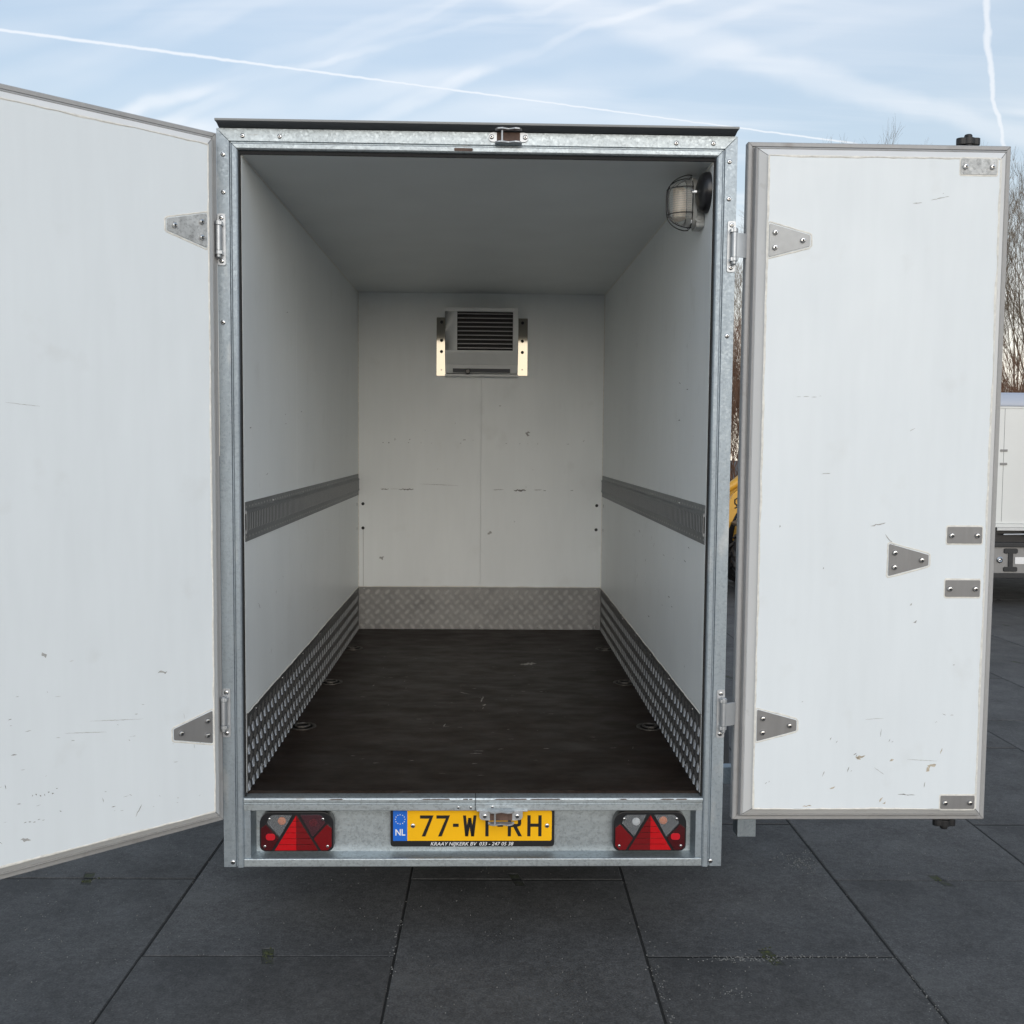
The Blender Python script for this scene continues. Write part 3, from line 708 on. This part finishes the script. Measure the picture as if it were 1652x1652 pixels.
for i in range(12):
    a = R(30*i); cx, cz = PX-.2360+.0155*math.sin(a), .3800+.0155*math.cos(a)
    st.prism([(cx+(.0024 if j % 2 == 0 else .0010)*math.sin(R(36*j)), cz+(.0024 if j % 2 == 0 else .0010)*math.cos(R(36*j))) for j in range(10)], 'y', PY+.0008, PY+.0016)
st.build('plate_stars', PWHITE, plate, smooth=0)
def put_text(name, body, size, x, z, y, shear=0, offset=0, width=None):
    me = text_mesh(body, size, shear, offset); me.materials.append(PWHITE)
    xs = [v.co.x for v in me.vertices]; k = width/(max(xs)-min(xs)) if width else 1
    for v in me.vertices: v.co = ((v.co.x-min(xs))*k, v.co.z*-1, v.co.y)
    link(name, me, plate, (x, y, z))
put_text('country_letters', 'NL', .030, PX-.2515, .3265, PY+.0012, 0, .0006, .032)
put_text('dealer_lettering', 'KRAAY NIJKERK BV  033 - 247 05 38', .0165, PX-.137, .2915, PY+.0036, .26, .00012, .271)
for x in (PX-.1945, PX+.2435): link('screw', SC, plate, (x, PY+.0018, .3585))
SCW = screw_mesh('plate_screw', .007, [YELLOW, SCREW])

# ------------------------------------------------------------------ doors
DW, DZ0, DZ1, INS, PLUG = .832, .387, 2.551, .053, .050
DP = [(0, -.028), (0, 0), (.003, .003), (.013, .003), (.015, -.002), (.018, -.002), (.0195, .016), (.0215, .022), (.0245, .0235), (.0265, .0215), (.0285, .0260), (.0525, .046), (.0535, .0475), (.0535, -.028)]
def jag(m, x, z, ln, ang, wd, y, rd, mi=0):
    """a jagged sliver lying on the face y, centred on x, z"""
    n = max(2, int(ln/.006)); ca, sa = math.cos(ang), math.sin(ang); top = []; bot = []
    for i in range(n+1):
        t = (i/n-.5)*ln; k = wd*(1-abs(2*i/n-1)**2.5)*rd.uniform(.35, 1)+.0002; o = rd.uniform(-.3, .3)*wd
        top.append((x+t*ca-(o+k/2)*sa, y, z+t*sa+(o+k/2)*ca)); bot.append((x+t*ca-(o-k/2)*sa, y, z+t*sa+(o-k/2)*ca))
    m.add(top+bot, [(i, i+1, n+2+i, n+1+i) for i in range(n)], mi)
def trapezoid(u0, zc, s):
    P = [(0, -.049), (0, .049), (.003, .0505), (.124, .0175), (.127, .0150), (.127, -.0150), (.124, -.0175), (.003, -.0505)]
    m = MB(); m.prism([(s*(u0+p[0]), zc+p[1]) for p in P], 'y', -PLUG-.0026, -PLUG-.0002); return m
def door(s, matrix, plates, rects, knobs, scuffs):
    """local x = s * distance from the hinge edge, -y = inner face of the opened door"""
    xa, xb = (0, DW) if s > 0 else (-DW, 0)
    m = MB(); m.box(xa+INS+.0006, xb-INS-.0006, -PLUG, .020, DZ0+INS+.0006, DZ1-INS-.0006)
    d = m.build('door', WHITE, root, .0015); d.matrix_basis = matrix
    mf = lambda i: 1 if i in (9, 10, 11) else 0
    for side, nm in (('T', 'top_seal_frame'), ('B', 'bottom_seal_frame'), ('L', 'side_seal_frame'), ('R', 'side_seal_frame')):
        strip(DP, side, xa, xb, DZ0, DZ1, mf, .0007).build(nm, [RIM, RIML], d, .0006)
    m = MB(); m.box(xa+.002, xb-.002, .0285, .034, DZ0+.002, DZ1-.002); m.build('outer_skin', WHITE, d)
    e = INS+.001; y = -PLUG-.0002
    wobble_strip([(xa+e, y, DZ0+e), (xb-e, y, DZ0+e), (xb-e, y, DZ1-e), (xa+e, y, DZ1-e), (xa+e, y, DZ0+e)], (0, -1, 0), .0062, .0016, 11+s, .016).build('sealant_bead', BEAD, d)
    for u0, zc, mat in plates:
        pl = trapezoid(u0, zc, s).build('hinge_plate', mat, d, .0006)
        for du, dz in ((.018, .023), (.018, -.023), (.104, 0)): link('bolt', SCB, pl, (s*(u0+du), -PLUG-.0024, zc+dz))
        P = [(-.004, -.052), (-.004, .052), (.001, .056), (.126, .022), (.132, .016), (.132, -.016), (.126, -.022), (.001, -.056)]
        q = [(s*(u0+p[0]), y, zc+p[1]) for p in P]; wobble_strip(q+q[:1], (0, -1, 0), .005, .0012, int(zc*100)).build('plate_sealant', BEAD, pl)
    for u0, u1, z0, z1, mat in rects:
        pl = MB().prism(rrect(*sorted((s*u0, s*u1)), z0, z1, .004), 'y', -PLUG-.0026, -PLUG-.0002).build('backing_plate', mat, d, .0006)
        for u in (u0+.014, u1-.016): link('bolt', SCB, pl, (s*u, -PLUG-.0024, (z0+z1)/2-.001))
        q = [(s*u0, y, z0-.002), (s*u1, y, z0-.002), (s*u1, y, z1+.002), (s*u0, y, z1+.002)]; wobble_strip(q+q[:1], (0, -1, 0), .007, .0012, int(z0*100)).build('plate_sealant', BEAD, pl)
    for u, z, sg in knobs:
        m = MB(); n = 24; pts = []
        for i in range(n):
            a = 2*math.pi*i/n; r = .0215+.0165*max(0, math.cos(a*2))**.8
            pts.append((s*u+r*math.cos(a), .022+r*math.sin(a)*.9))
        za, zb = sorted((z+sg*.006, z+sg*.027)); m.prism(pts, 'z', za, zb)
        m.lathe([(.013, 0), (.0125, .008), (.010, .012), (0, .013)], (s*u, .022, z+sg*.027), (0, 0, sg), 14); m.lathe([(.017, 0), (.017, .006), (.010, .006)], (s*u, .022, z), (0, 0, sg), 14)
        m.build('star_knob', KNOB, d, .0025)
    rd = random.Random(40+s)
    for kind, mat, nm in (('d', SCUFF, 'scuff_marks'), ('g', SCUFFG, 'pale_scuffs'), ('b', SCUFFB, 'brown_stains')):
        m = MB()
        for k, u, z, ln, ang, wd in scuffs:
            if k == kind: jag(m, s*u, z, ln, R(ang)*s, wd, -PLUG-.0004, rd)
        if m.v: m.build(nm, mat, d, kind='stuff')
# right door lies flat beside the opening
rnd = random.Random(5)
scR = [('d', .166, 1.759, .016, 0, .0016), ('d', .19, 1.760, .02, 3, .0012), ('d', .215, 1.759, .018, 0, .0016), ('d', .235, 1.762, .008, 0, .0012), ('d', .54, .487, .035, -2, .0045), ('d', .565, .486, .03, 2, .003), ('d', .205, .79, .006, 30, .002),
       ('d', .49, .665, .012, 60, .003), ('d', .50, .66, .008, 20, .003), ('d', .462, .69, .028, 85, .0016), ('d', .38, .62, .012, 30, .003), ('d', .386, .615, .010, 70, .003), ('d', .665, .75, .014, -20, .003), ('d', .69, .748, .012, 0, .003), ('d', .69, .91, .008, 10, .004),
       ('d', .30, .67, .010, 70, .002), ('d', .32, .66, .008, 60, .002), ('d', .64, .725, .008, 40, .002), ('d', .118, 1.352, .008, 85, .003), ('d', .26, 1.22, .008, 75, .002), ('d', .37, .565, .006, 50, .002), ('d', .60, 2.39, .004, 0, .003), ('d', .095, .525, .008, 40, .002), ('d', .105, .53, .006, 80, .002),
       ('g', .46, .565, .04, -35, .002), ('g', .59, 2.375, .06, 12, .003), ('g', .52, 2.36, .03, 5, .003), ('g', .60, .60, .10, -3, .0015), ('g', .44, .735, .06, 4, .002), ('g', .61, .52, .02, 80, .003), ('g', .36, .57, .02, 70, .003), ('g', .28, .555, .02, 75, .004), ('g', .56, 1.05, .014, 30, .008), ('g', .545, 1.105, .010, 40, .008), ('g', .43, 1.36, .05, 15, .006), ('g', .47, 1.31, .05, -50, .004), ('g', .53, 1.66, .02, 30, .002), ('g', .26, 1.52, .03, 5, .003),
       ('b', .40, .61, .03, 30, .012), ('b', .39, .605, .02, -20, .010), ('b', .63, .585, .03, 15, .014), ('b', .62, .57, .02, 60, .012), ('b', .47, .47, .02, 70, .010), ('b', .48, .46, .012, 40, .008), ('b', .50, .60, .015, 20, .008), ('b', .23, .45, .03, 5, .006), ('b', .31, .51, .02, 20, .008), ('b', .66, .63, .02, 70, .004)]
door(1, Matrix.Translation((.840, 0, 0)), [(.0605, 2.240, GREYP), (.0605, .7135, STAIN), (.4680, 1.2475, STAIN)],
     [(.6510, .7655, 2.4485, 2.4960, GALVP), (.6520, .7640, 1.3015, 1.3540, STAIN), (.6520, .7640, 1.1310, 1.1840, STAIN), (.6630, .7740, .4405, .4835, STAIN)],
     [(.705, 2.552, 1), (.711, .386, -1)], scR)
scL = []
for px in range(46):
    u = rnd.uniform(.10, .72); z = rnd.choice([rnd.uniform(.50, .62), rnd.uniform(.52, .78), rnd.uniform(.7, 1.0)])
    scL.append(('d' if rnd.random() < .62 else 'g', u, z, rnd.uniform(.004, .018), rnd.choice([0, 5, 8, -5, 40, 80]), rnd.uniform(.0010, .0026)))
for px in range(7): scL.append(('d', .60-px*.011, .62+rnd.uniform(-.01, .012), .006, rnd.uniform(0, 90), .004))
for px in range(5): scL.append(('d', .62-px*.012, .548+rnd.uniform(-.004, .004), .008, 5, .003))
scL += [('g', .36, .79, .16, 8, .0016), ('g', .45, .77, .12, 9, .0016), ('g', .56, 1.01, .02, 60, .012), ('g', .22, .91, .03, 5, .010), ('g', .30, .505, .04, -60, .004), ('d', .645, .745, .016, 5, .004), ('g', .62, .50, .03, 20, .010), ('g', .60, 1.70, .09, 5, .0014), ('b', .70, 1.53, .03, 0, .02)]
door(-1, Matrix.Translation((-.8085, .001, 0)) @ Matrix.Rotation(R(42), 4, 'Z'), [(.0605, 2.240, GALVP), (.0605, .7135, STAIN)],
     [(.6510, .7655, 2.4485, 2.4960, GALVP)], [(.705, 2.552, 1)], scL)

# scuffs on the inner walls and floor
rd = random.Random(9)
m = MB()
for x, ln, wd in ((-.577, .055, .007), (-.45, .09, .009), (-.42, .04, .008), (.105, .07, .003), (.235, .075, .013), (.25, .05, .008), (.345, .05, .004), (.385, .02, .004), (.09, .02, .002), (.55, .02, .003), (-.52, .05, .002)):
    jag(m, x, 1.322+rd.uniform(-.003, .002), ln, R(rd.uniform(-3, 3)), wd, LY-.0008, rd)
for i in range(26):
    jag(m, rd.uniform(-.65, .65), rd.choice([1.62, 1.6, rd.uniform(1.0, 1.95)]), rd.uniform(.006, .02), R(rd.choice([0, 0, 10, 80, 50])), rd.uniform(.002, .005), LY-.0008, rd)
m.build('scuff_marks', SCUFF, root, kind='stuff')
m = MB()
jag(m, -.25, 1.35, .24, R(-2), .0025, LY-.0007, rd); jag(m, .28, 1.66, .03, R(80), .03, LY-.0007, rd)
for u, z in ((-.595, .905), (.055, 1.06)):
    jag(m, u, z, .03, R(10), .022, LY-.0007, rd)
m.build('pale_scuffs', SCUFFG, root, kind='stuff')
for s in (-1, 1):
    m = MB()
    for i in range(34 if s > 0 else 22):
        y, z = rd.uniform(.1, 1.7), rd.uniform(.80, 1.25) if i % 3 else rd.uniform(1.45, 2.1)
        ln, wd, a = rd.uniform(.008, .04), rd.uniform(.0015, .006), R(rd.choice([0, 10, 60, 85, -50]))
        mm = MB(); jag(mm, y, z, ln, a, wd, 0, rd); m.add([(s*(WX-.0006), q[0], q[2]) for q in mm.v], mm.f)
    m.build('scuff_marks', SCUFF if s > 0 else SCUFFG, root, kind='stuff')
    for z in (1.232, 1.086):
        MB().lathe([(.011, 0), (.009, .0006), (0, .0008)], (s*WX, LY-.06, z), (-s, 0, 0), 12).build('wall_plug', SCUFFG, root)
m = MB()
def flo(x, y, ln, ang, wd):
    mm = MB(); jag(mm, x, y, ln, ang, wd, 0, rd); m.add([(q[0], q[2], FZ+.0007) for q in mm.v], mm.f)
flo(.254, 1.945, .09, .1, .05); flo(.02, 1.22, .10, 1.45, .008); flo(.03, 1.12, .03, 1.3, .014); flo(-.06, 1.33, .06, -.7, .006); flo(-.13, .80, .05, 1.5, .006); flo(0, .43, .05, 0, .006); flo(.01, .46, .04, 0, .005)
for i in range(110): flo(rd.uniform(-.55, .6), rd.uniform(.15, 2.85), rd.uniform(.004, .03), rd.choice([0, 0, 0, .2, 1.4]), rd.uniform(.0015, .005))
m.build('floor_scratches', material('pale_scratch', (.30, .28, .25), .6, vary=[(90, .4, one)]), root, kind='stuff')

# ------------------------------------------------------------------ running gear
GZ = -.058
def wheel(parent, x, y, r, wd, z, dirx, spokes=5):
    t = MB(); hwid = wd/2
    t.lathe([(r*.60, -hwid*.8), (r*.86, -hwid), (r*.97, -hwid*.8), (r, -hwid*.4), (r, hwid*.4), (r*.97, hwid*.8), (r*.86, hwid), (r*.60, hwid*.8)], (x, y, z), (dirx, 0, 0), 40)
    ty = t.build('tyre', TYRE, parent)
    h = MB(); h.lathe([(r*.62, -hwid*.7), (r*.62, hwid*.7), (r*.56, hwid*.75), (r*.50, hwid*.45), (r*.22, hwid*.55), (r*.16, hwid*.7), (0, hwid*.72)], (x, y, z), (dirx, 0, 0), 32)
    h.build('rim', ZINC, parent); return ty
for s in (-1, 1):
    wheel(root, s*.935, 1.42, .315, .17, GZ+.315, s)
    pr = []
    for i in range(15):
        a = R(-8+196*i/14); pr.append((1.42+.375*math.cos(a), GZ+.315+.375*math.sin(a)))
    inn = [(1.42+(p[0]-1.42)*.965, GZ+.315+(p[1]-GZ-.315)*.965) for p in pr][::-1]
    MB().prism(pr+inn, 'x', *sorted((s*.832, s*1.085))).build('mudguard', RUBBER if s < 0 else LGREY, root, .004)
    if s > 0: MB().prism(rrect(.30, .365, .208, .52, .004), 'x', *sorted((s*.936, s*1.002))).build('support_leg', GALV, root, .002)
    if s < 0: continue
    m = MB(); m.box(*sorted((s*.80, s*.94)), .31, .355, .40, .46); m.build('leg_bracket', GALV, root, .002)
    m = MB(); m.box(*sorted((s*.807, s*.90)), 1.00, 1.006, .30, .44); m.prism([(s*.83, .30), (s*1.04, .30), (s*1.04, .34), (s*.88, .44), (s*.83, .44)], 'y', .99, .998); m.build('mudguard_bracket', ZINC, root, .001)
MB().tube([(-.9, 1.42, GZ+.315), (.9, 1.42, GZ+.315)], .04, 12).build('axle', GALV, root)
for s in (-1, 1): MB().prism([(s*.5, .4), (s*.56, .4), (s*.08, 4.2), (s*.02, 4.2)], 'z', .28, .36).build('drawbar', GALV, root, .003)
MB().tube([(0, 4.15, .32), (0, 4.5, .34)], .035, 12).build('tow_hitch', BLACKP, root)
m = MB(); m.tube([(0, 4.0, .6), (0, 4.0, GZ+.1)], .03, 12); m.lathe([(.1, -.03), (.1, .03)], (0, 4.0, GZ+.1), (1, 0, 0), 20); m.build('jockey_wheel', ZINC, root)

# ------------------------------------------------------------------ second box trailer at the right
t2 = thing('box_trailer', 'white box trailer parked far right behind the open door, blue grey roof cap', 'trailer', (5.0, 11.0, 0))
W2, D2 = 2.3, 4.0
MB().box(0, W2, .0, D2, .905, 2.175).build('body', BWHITE, t2, .012)
P = [(-.006, 2.178), (-.006, 2.20)] + [(.11-.116*math.cos(R(a)), 2.20+.13*math.sin(R(a))) for a in range(10, 91, 16)] + [(D2, 2.33), (D2, 2.178)]
MB().prism(P, 'x', -.01, W2+.01).build('roof', BROOF, t2, .006)
MB().box(-.004, W2+.004, -.008, -.001, 2.155, 2.1745).build('roof_trim', BWHITE, t2, .003)
MB().box(.475, .478, -.0015, .0, .93, 2.15).build('door_gap', LGREY, t2)
for z in (1.70, 1.555): 
    hp = MB().box(.44, .515, -.010, -.0015, z-.012, z+.012).build('hinge', STAIN, t2, .002)
MB().box(-.005, W2+.005, -.022, .02, .868, .9045).build('lower_trim', BWHITE, t2, .004)
m = MB(); m.box(.05, W2-.05, .06, D2, .50, .866); m.build('chassis', BLACKP, t2)
m = MB(); m.box(.42, 1.2, -.03, -.005, .835, .866); m.tube([(.5, -.01, .79), (1.1, -.01, .80)], .008, 8); m.tube([(.78, -.02, .80), (.84, -.02, .80)], .03, 10); m.build('latch_bar', ZINC, t2)
MB().box(.0, W2, -.05, .05, .655, .705).build('upper_bumper_bar', RUBBER, t2, .01)
MB().box(.0, W2, -.05, .05, .315, .372).build('lower_bumper_bar', RUBBER, t2, .01)
rp = MB().box(.02, W2-.02, -.02, .02, .372, .655).build('bumper_plate', STAIN, t2)
m = MB(); m.prism(rrect(.555, .605, .40, .63, .004), 'y', -.034, -.021); m.prism(rrect(.505, .655, .585, .640, .018), 'y', -.0345, -.0205); m.prism(rrect(.505, .655, .388, .440, .018), 'y', -.0345, -.0205)
m.build('rubber_buffer', RUBBER, rp, .003)
MB().box(.63, .95, -.026, -.0205, .47, .545).build('reflector_strip', PWHITE, rp, .002)
m = MB(); m.lathe([(.036, 0), (.034, .012), (.022, .02), (.012, .012), (0, .016)], (.462, -.021, .515), (0, -1, 0), 18); m.build('bolt', SCREW, rp)
for s in (0, 1): 
    x = -.14 if s == 0 else W2+.14
    wheel(t2, x, 2.2, .32, .18, .32, -1 if s == 0 else 1)

# ------------------------------------------------------------------ yellow loader behind, seen in the slit beside the door
ld = thing('wheel_loader', 'yellow wheel loader standing behind, seen between trailer post and right door', 'loader', (2.7, 12.0, 0))
def lw(x, y):
    t = MB(); r, wd = .44, .30
    t.lathe([(r*.55, -wd*.42), (r*.85, -wd*.5), (r*.95, -wd*.45), (r*.96, 0), (r*.95, wd*.45), (r*.85, wd*.5), (r*.55, wd*.42)], (x, y, r), (0, 1, 0), 36)
    for i in range(22):
        a = 2*math.pi*i/22; b = a+.22
        for sy, da in ((-1, 0), (1, .14)):
            a0 = a+da; P = []
            for (aa, yy) in ((a0, .01), (a0+.10, .01), (a0+.22, wd*.5), (a0+.10, wd*.5)):
                for rr in (r*.94, r): P.append((x+rr*math.cos(aa), y+sy*yy, r+rr*math.sin(aa)))
            t.add(P, [(0, 2, 4, 6), (1, 7, 5, 3), (0, 1, 3, 2), (2, 3, 5, 4), (4, 5, 7, 6), (6, 7, 1, 0)])
    ty = t.build('wheel', TYRE, ld)
    m = MB(); m.lathe([(r*.56, -wd*.4), (r*.56, wd*.4), (r*.3, wd*.3), (.05, wd*.42), (0, wd*.42)], (x, y, r), (0, -1, 0), 24); m.build('rim', LYEL, ty)
for x in (.46, 2.05):
    for y in (-.2, .95): lw(x, y)
MB().prism([(.25, .55), (.9, .45), (2.7, .5), (2.75, 1.15), (1.9, 1.25), (.9, 1.0), (.3, .85)], 'y', .05, .75).build('body', LYEL, ld, .03)
MB().prism([(1.75, 1.22), (2.7, 1.15), (2.7, .95), (1.75, .95)], 'y', -.02, .82).build('engine_hood', LYEL, ld, .05)
MB().prism([(.05, .84), (.30, .94), (.62, .95), (.95, .84), (.93, .80), (.6, .91), (.31, .905), (.08, .80)], 'y', -.38, -.04).build('mudguard', LGREY, ld, .01)
m = MB()
for y in (-.02, .74): m.prism([(-.35, .20), (-.28, .16), (.02, .72), (.12, .94), (.5, 1.30), (.95, 1.52), (.95, 1.64), (.40, 1.44), (.08, 1.17), (-.06, .92)], 'y', y, y+.07)
arm = m.build('lift_arm', LYEL, ld, .008)
MB().prism([(-.2, 1.06), (-.2, 1.00), (.3, 1.10), (.3, 1.16)], 'y', .2, .26).build('hydraulic_ram', LYEL, arm)
m = MB(); m.tube([(-.30, 1.02), (1.0, 1.82)] and [(-.25, .10, 1.05), (.95, .10, 1.80)], .052, 12); m.build('tilt_link', LYEL, arm)
mk = MB(); mk.tube([(.16, -.0225, 1.10), (.13, -.0225, 1.12), (.10, -.0225, 1.10), (.10, -.0225, 1.06), (.13, -.0225, 1.03)], .009, 6); mk.tube([(.10, -.0225, 1.00), (.15, -.0225, 1.03)], .008, 6); mk.build('arm_marking', PBLACK, arm)
MB().prism([(-.42, .06), (-1.0, .05), (-.95, .12), (-.55, .18), (-.45, .60), (-.62, .72), (-.58, .74), (-.36, .62)], 'y', -.45, 1.2).build('bucket', LGREY, ld, .01)
m = MB()
for x in (.95, 1.75):
    for y in (.08, .70): m.box(x, x+.05, y, y+.05, 1.1, 2.2)
m.box(.90, 1.85, .05, .78, 2.2, 2.27); m.build('cab_frame', LGREY, ld, .008)
MB().box(.97, .975, .13, .70, 1.25, 2.2).build('windscreen', CABGLASS, ld)
MB().box(1.25, 1.6, .2, .62, 1.15, 1.75).build('seat', BLACKP, ld, .04)

# ------------------------------------------------------------------ bare trees and shrubs behind
def tree(name, label, cat, loc, height, seed, mat, levels=5, stems=1, spread=.5, group=None, r0=None):
    rd = random.Random(seed); o = thing(name, label, cat, loc, group=group)
    tr, cr = MB(), MB()
    def grow(p, d, ln, r, lv):
        k = 4 if lv == 0 else 3; pts = [p]; rs = [r]; q = p.copy(); dd = d.copy(); kids = []
        for i in range(k):
            dd = (dd + Vector((rd.uniform(-1, 1), rd.uniform(-1, 1), rd.uniform(-.2, .6)))*(.10+.03*lv)).normalized()
            q = q + dd*ln/k; pts.append(q.copy()); rs.append(r*(1-.55*(i+1)/k)); kids.append((q.copy(), dd.copy(), rs[-1]))
        (tr if lv == 0 else cr).tube(pts, rs, 7 if lv == 0 else 4 if lv < 3 else 3, 0, False)
        if lv >= levels: return
        nb = (5 if lv == 0 else rd.choice([3, 4, 4]) if lv < 3 else rd.choice([4, 5, 5]))
        for b in range(nb):
            kp, kd, kr = kids[min(k-1, max(0 if lv else 1, int(rd.uniform(.25, 1.)*k)))]
            az = rd.uniform(0, 2*math.pi); ax = kd.orthogonal().normalized(); ax.rotate(Matrix.Rotation(az, 3, kd))
            nd_ = (kd + ax*rd.uniform(.35, .9)*spread*1.4 + Vector((0, 0, .25))).normalized()
            t = rd.random(); grow(kp, nd_, ln*rd.uniform(.50, .72), max(kr*.72, .0021), lv+1)
        grow(kids[-1][0], kids[-1][1], ln*.62, max(kids[-1][2]*.9, .0021), lv+1)
    for sN in range(stems):
        a = rd.uniform(0, 6.28); lean = Vector((math.cos(a), math.sin(a), 0))*(rd.uniform(.1, .45) if stems > 1 else .05)
        grow(Vector((lean.x*.3, lean.y*.3, -.1)), (Vector((0, 0, 1))+lean).normalized(), height*.42*rd.uniform(.85, 1.1), r0 or height*.0068, 0)
    tr.build('trunk', mat, o); cr.build('branches', mat, o, smooth=0)
    return o
TG = 'bare trees behind the trailers'
for i, (x, y, h, lab) in enumerate(((4.9, 19.0, 6.2, 'bare tree rising in the slit between trailer post and right door'), (6.8, 20.5, 7.4, 'bare tree whose twig tips show above left half of right door'), (8.5, 20.0, 7.55, 'bare tree whose twig tips show over the middle of right door'),
     (10.1, 20.5, 7.4, 'bare tree with its crown showing right of the black star knob'), (9.55, 17.5, 5.6, 'thinner bare tree in front, leaning over the far white trailer roof'), (9.9, 16.2, 5.2, 'small fine twigged bare tree just above the roof cap of the far white trailer'), (11.6, 19.0, 7.2, 'bare tree at the right picture edge above far white trailer'))):
    tree('bare_tree', lab, 'tree', (x, y, 0), h, 20+i, BARK, 5, 1, .52, TG)
for i, (x, y, h, lab) in enumerate(((4.1, 16.5, 3.9, 'reddish leafless shrub low in the slit, left of the loader arm'), (4.75, 17.2, 4.3, 'reddish leafless shrub right above the yellow loader arm in the slit'), (8.6, 15.8, 3.6, 'leafless shrub behind the far white trailer roof'), (5.8, 18.2, 2.8, 'leafless shrub hidden mostly behind the open right door'))):
    tree('leafless_shrub', lab, 'shrub', (x, y, 0), h, 60+i, TWIG, 4, 12, .5, 'shrubs in front of the trees', .022)
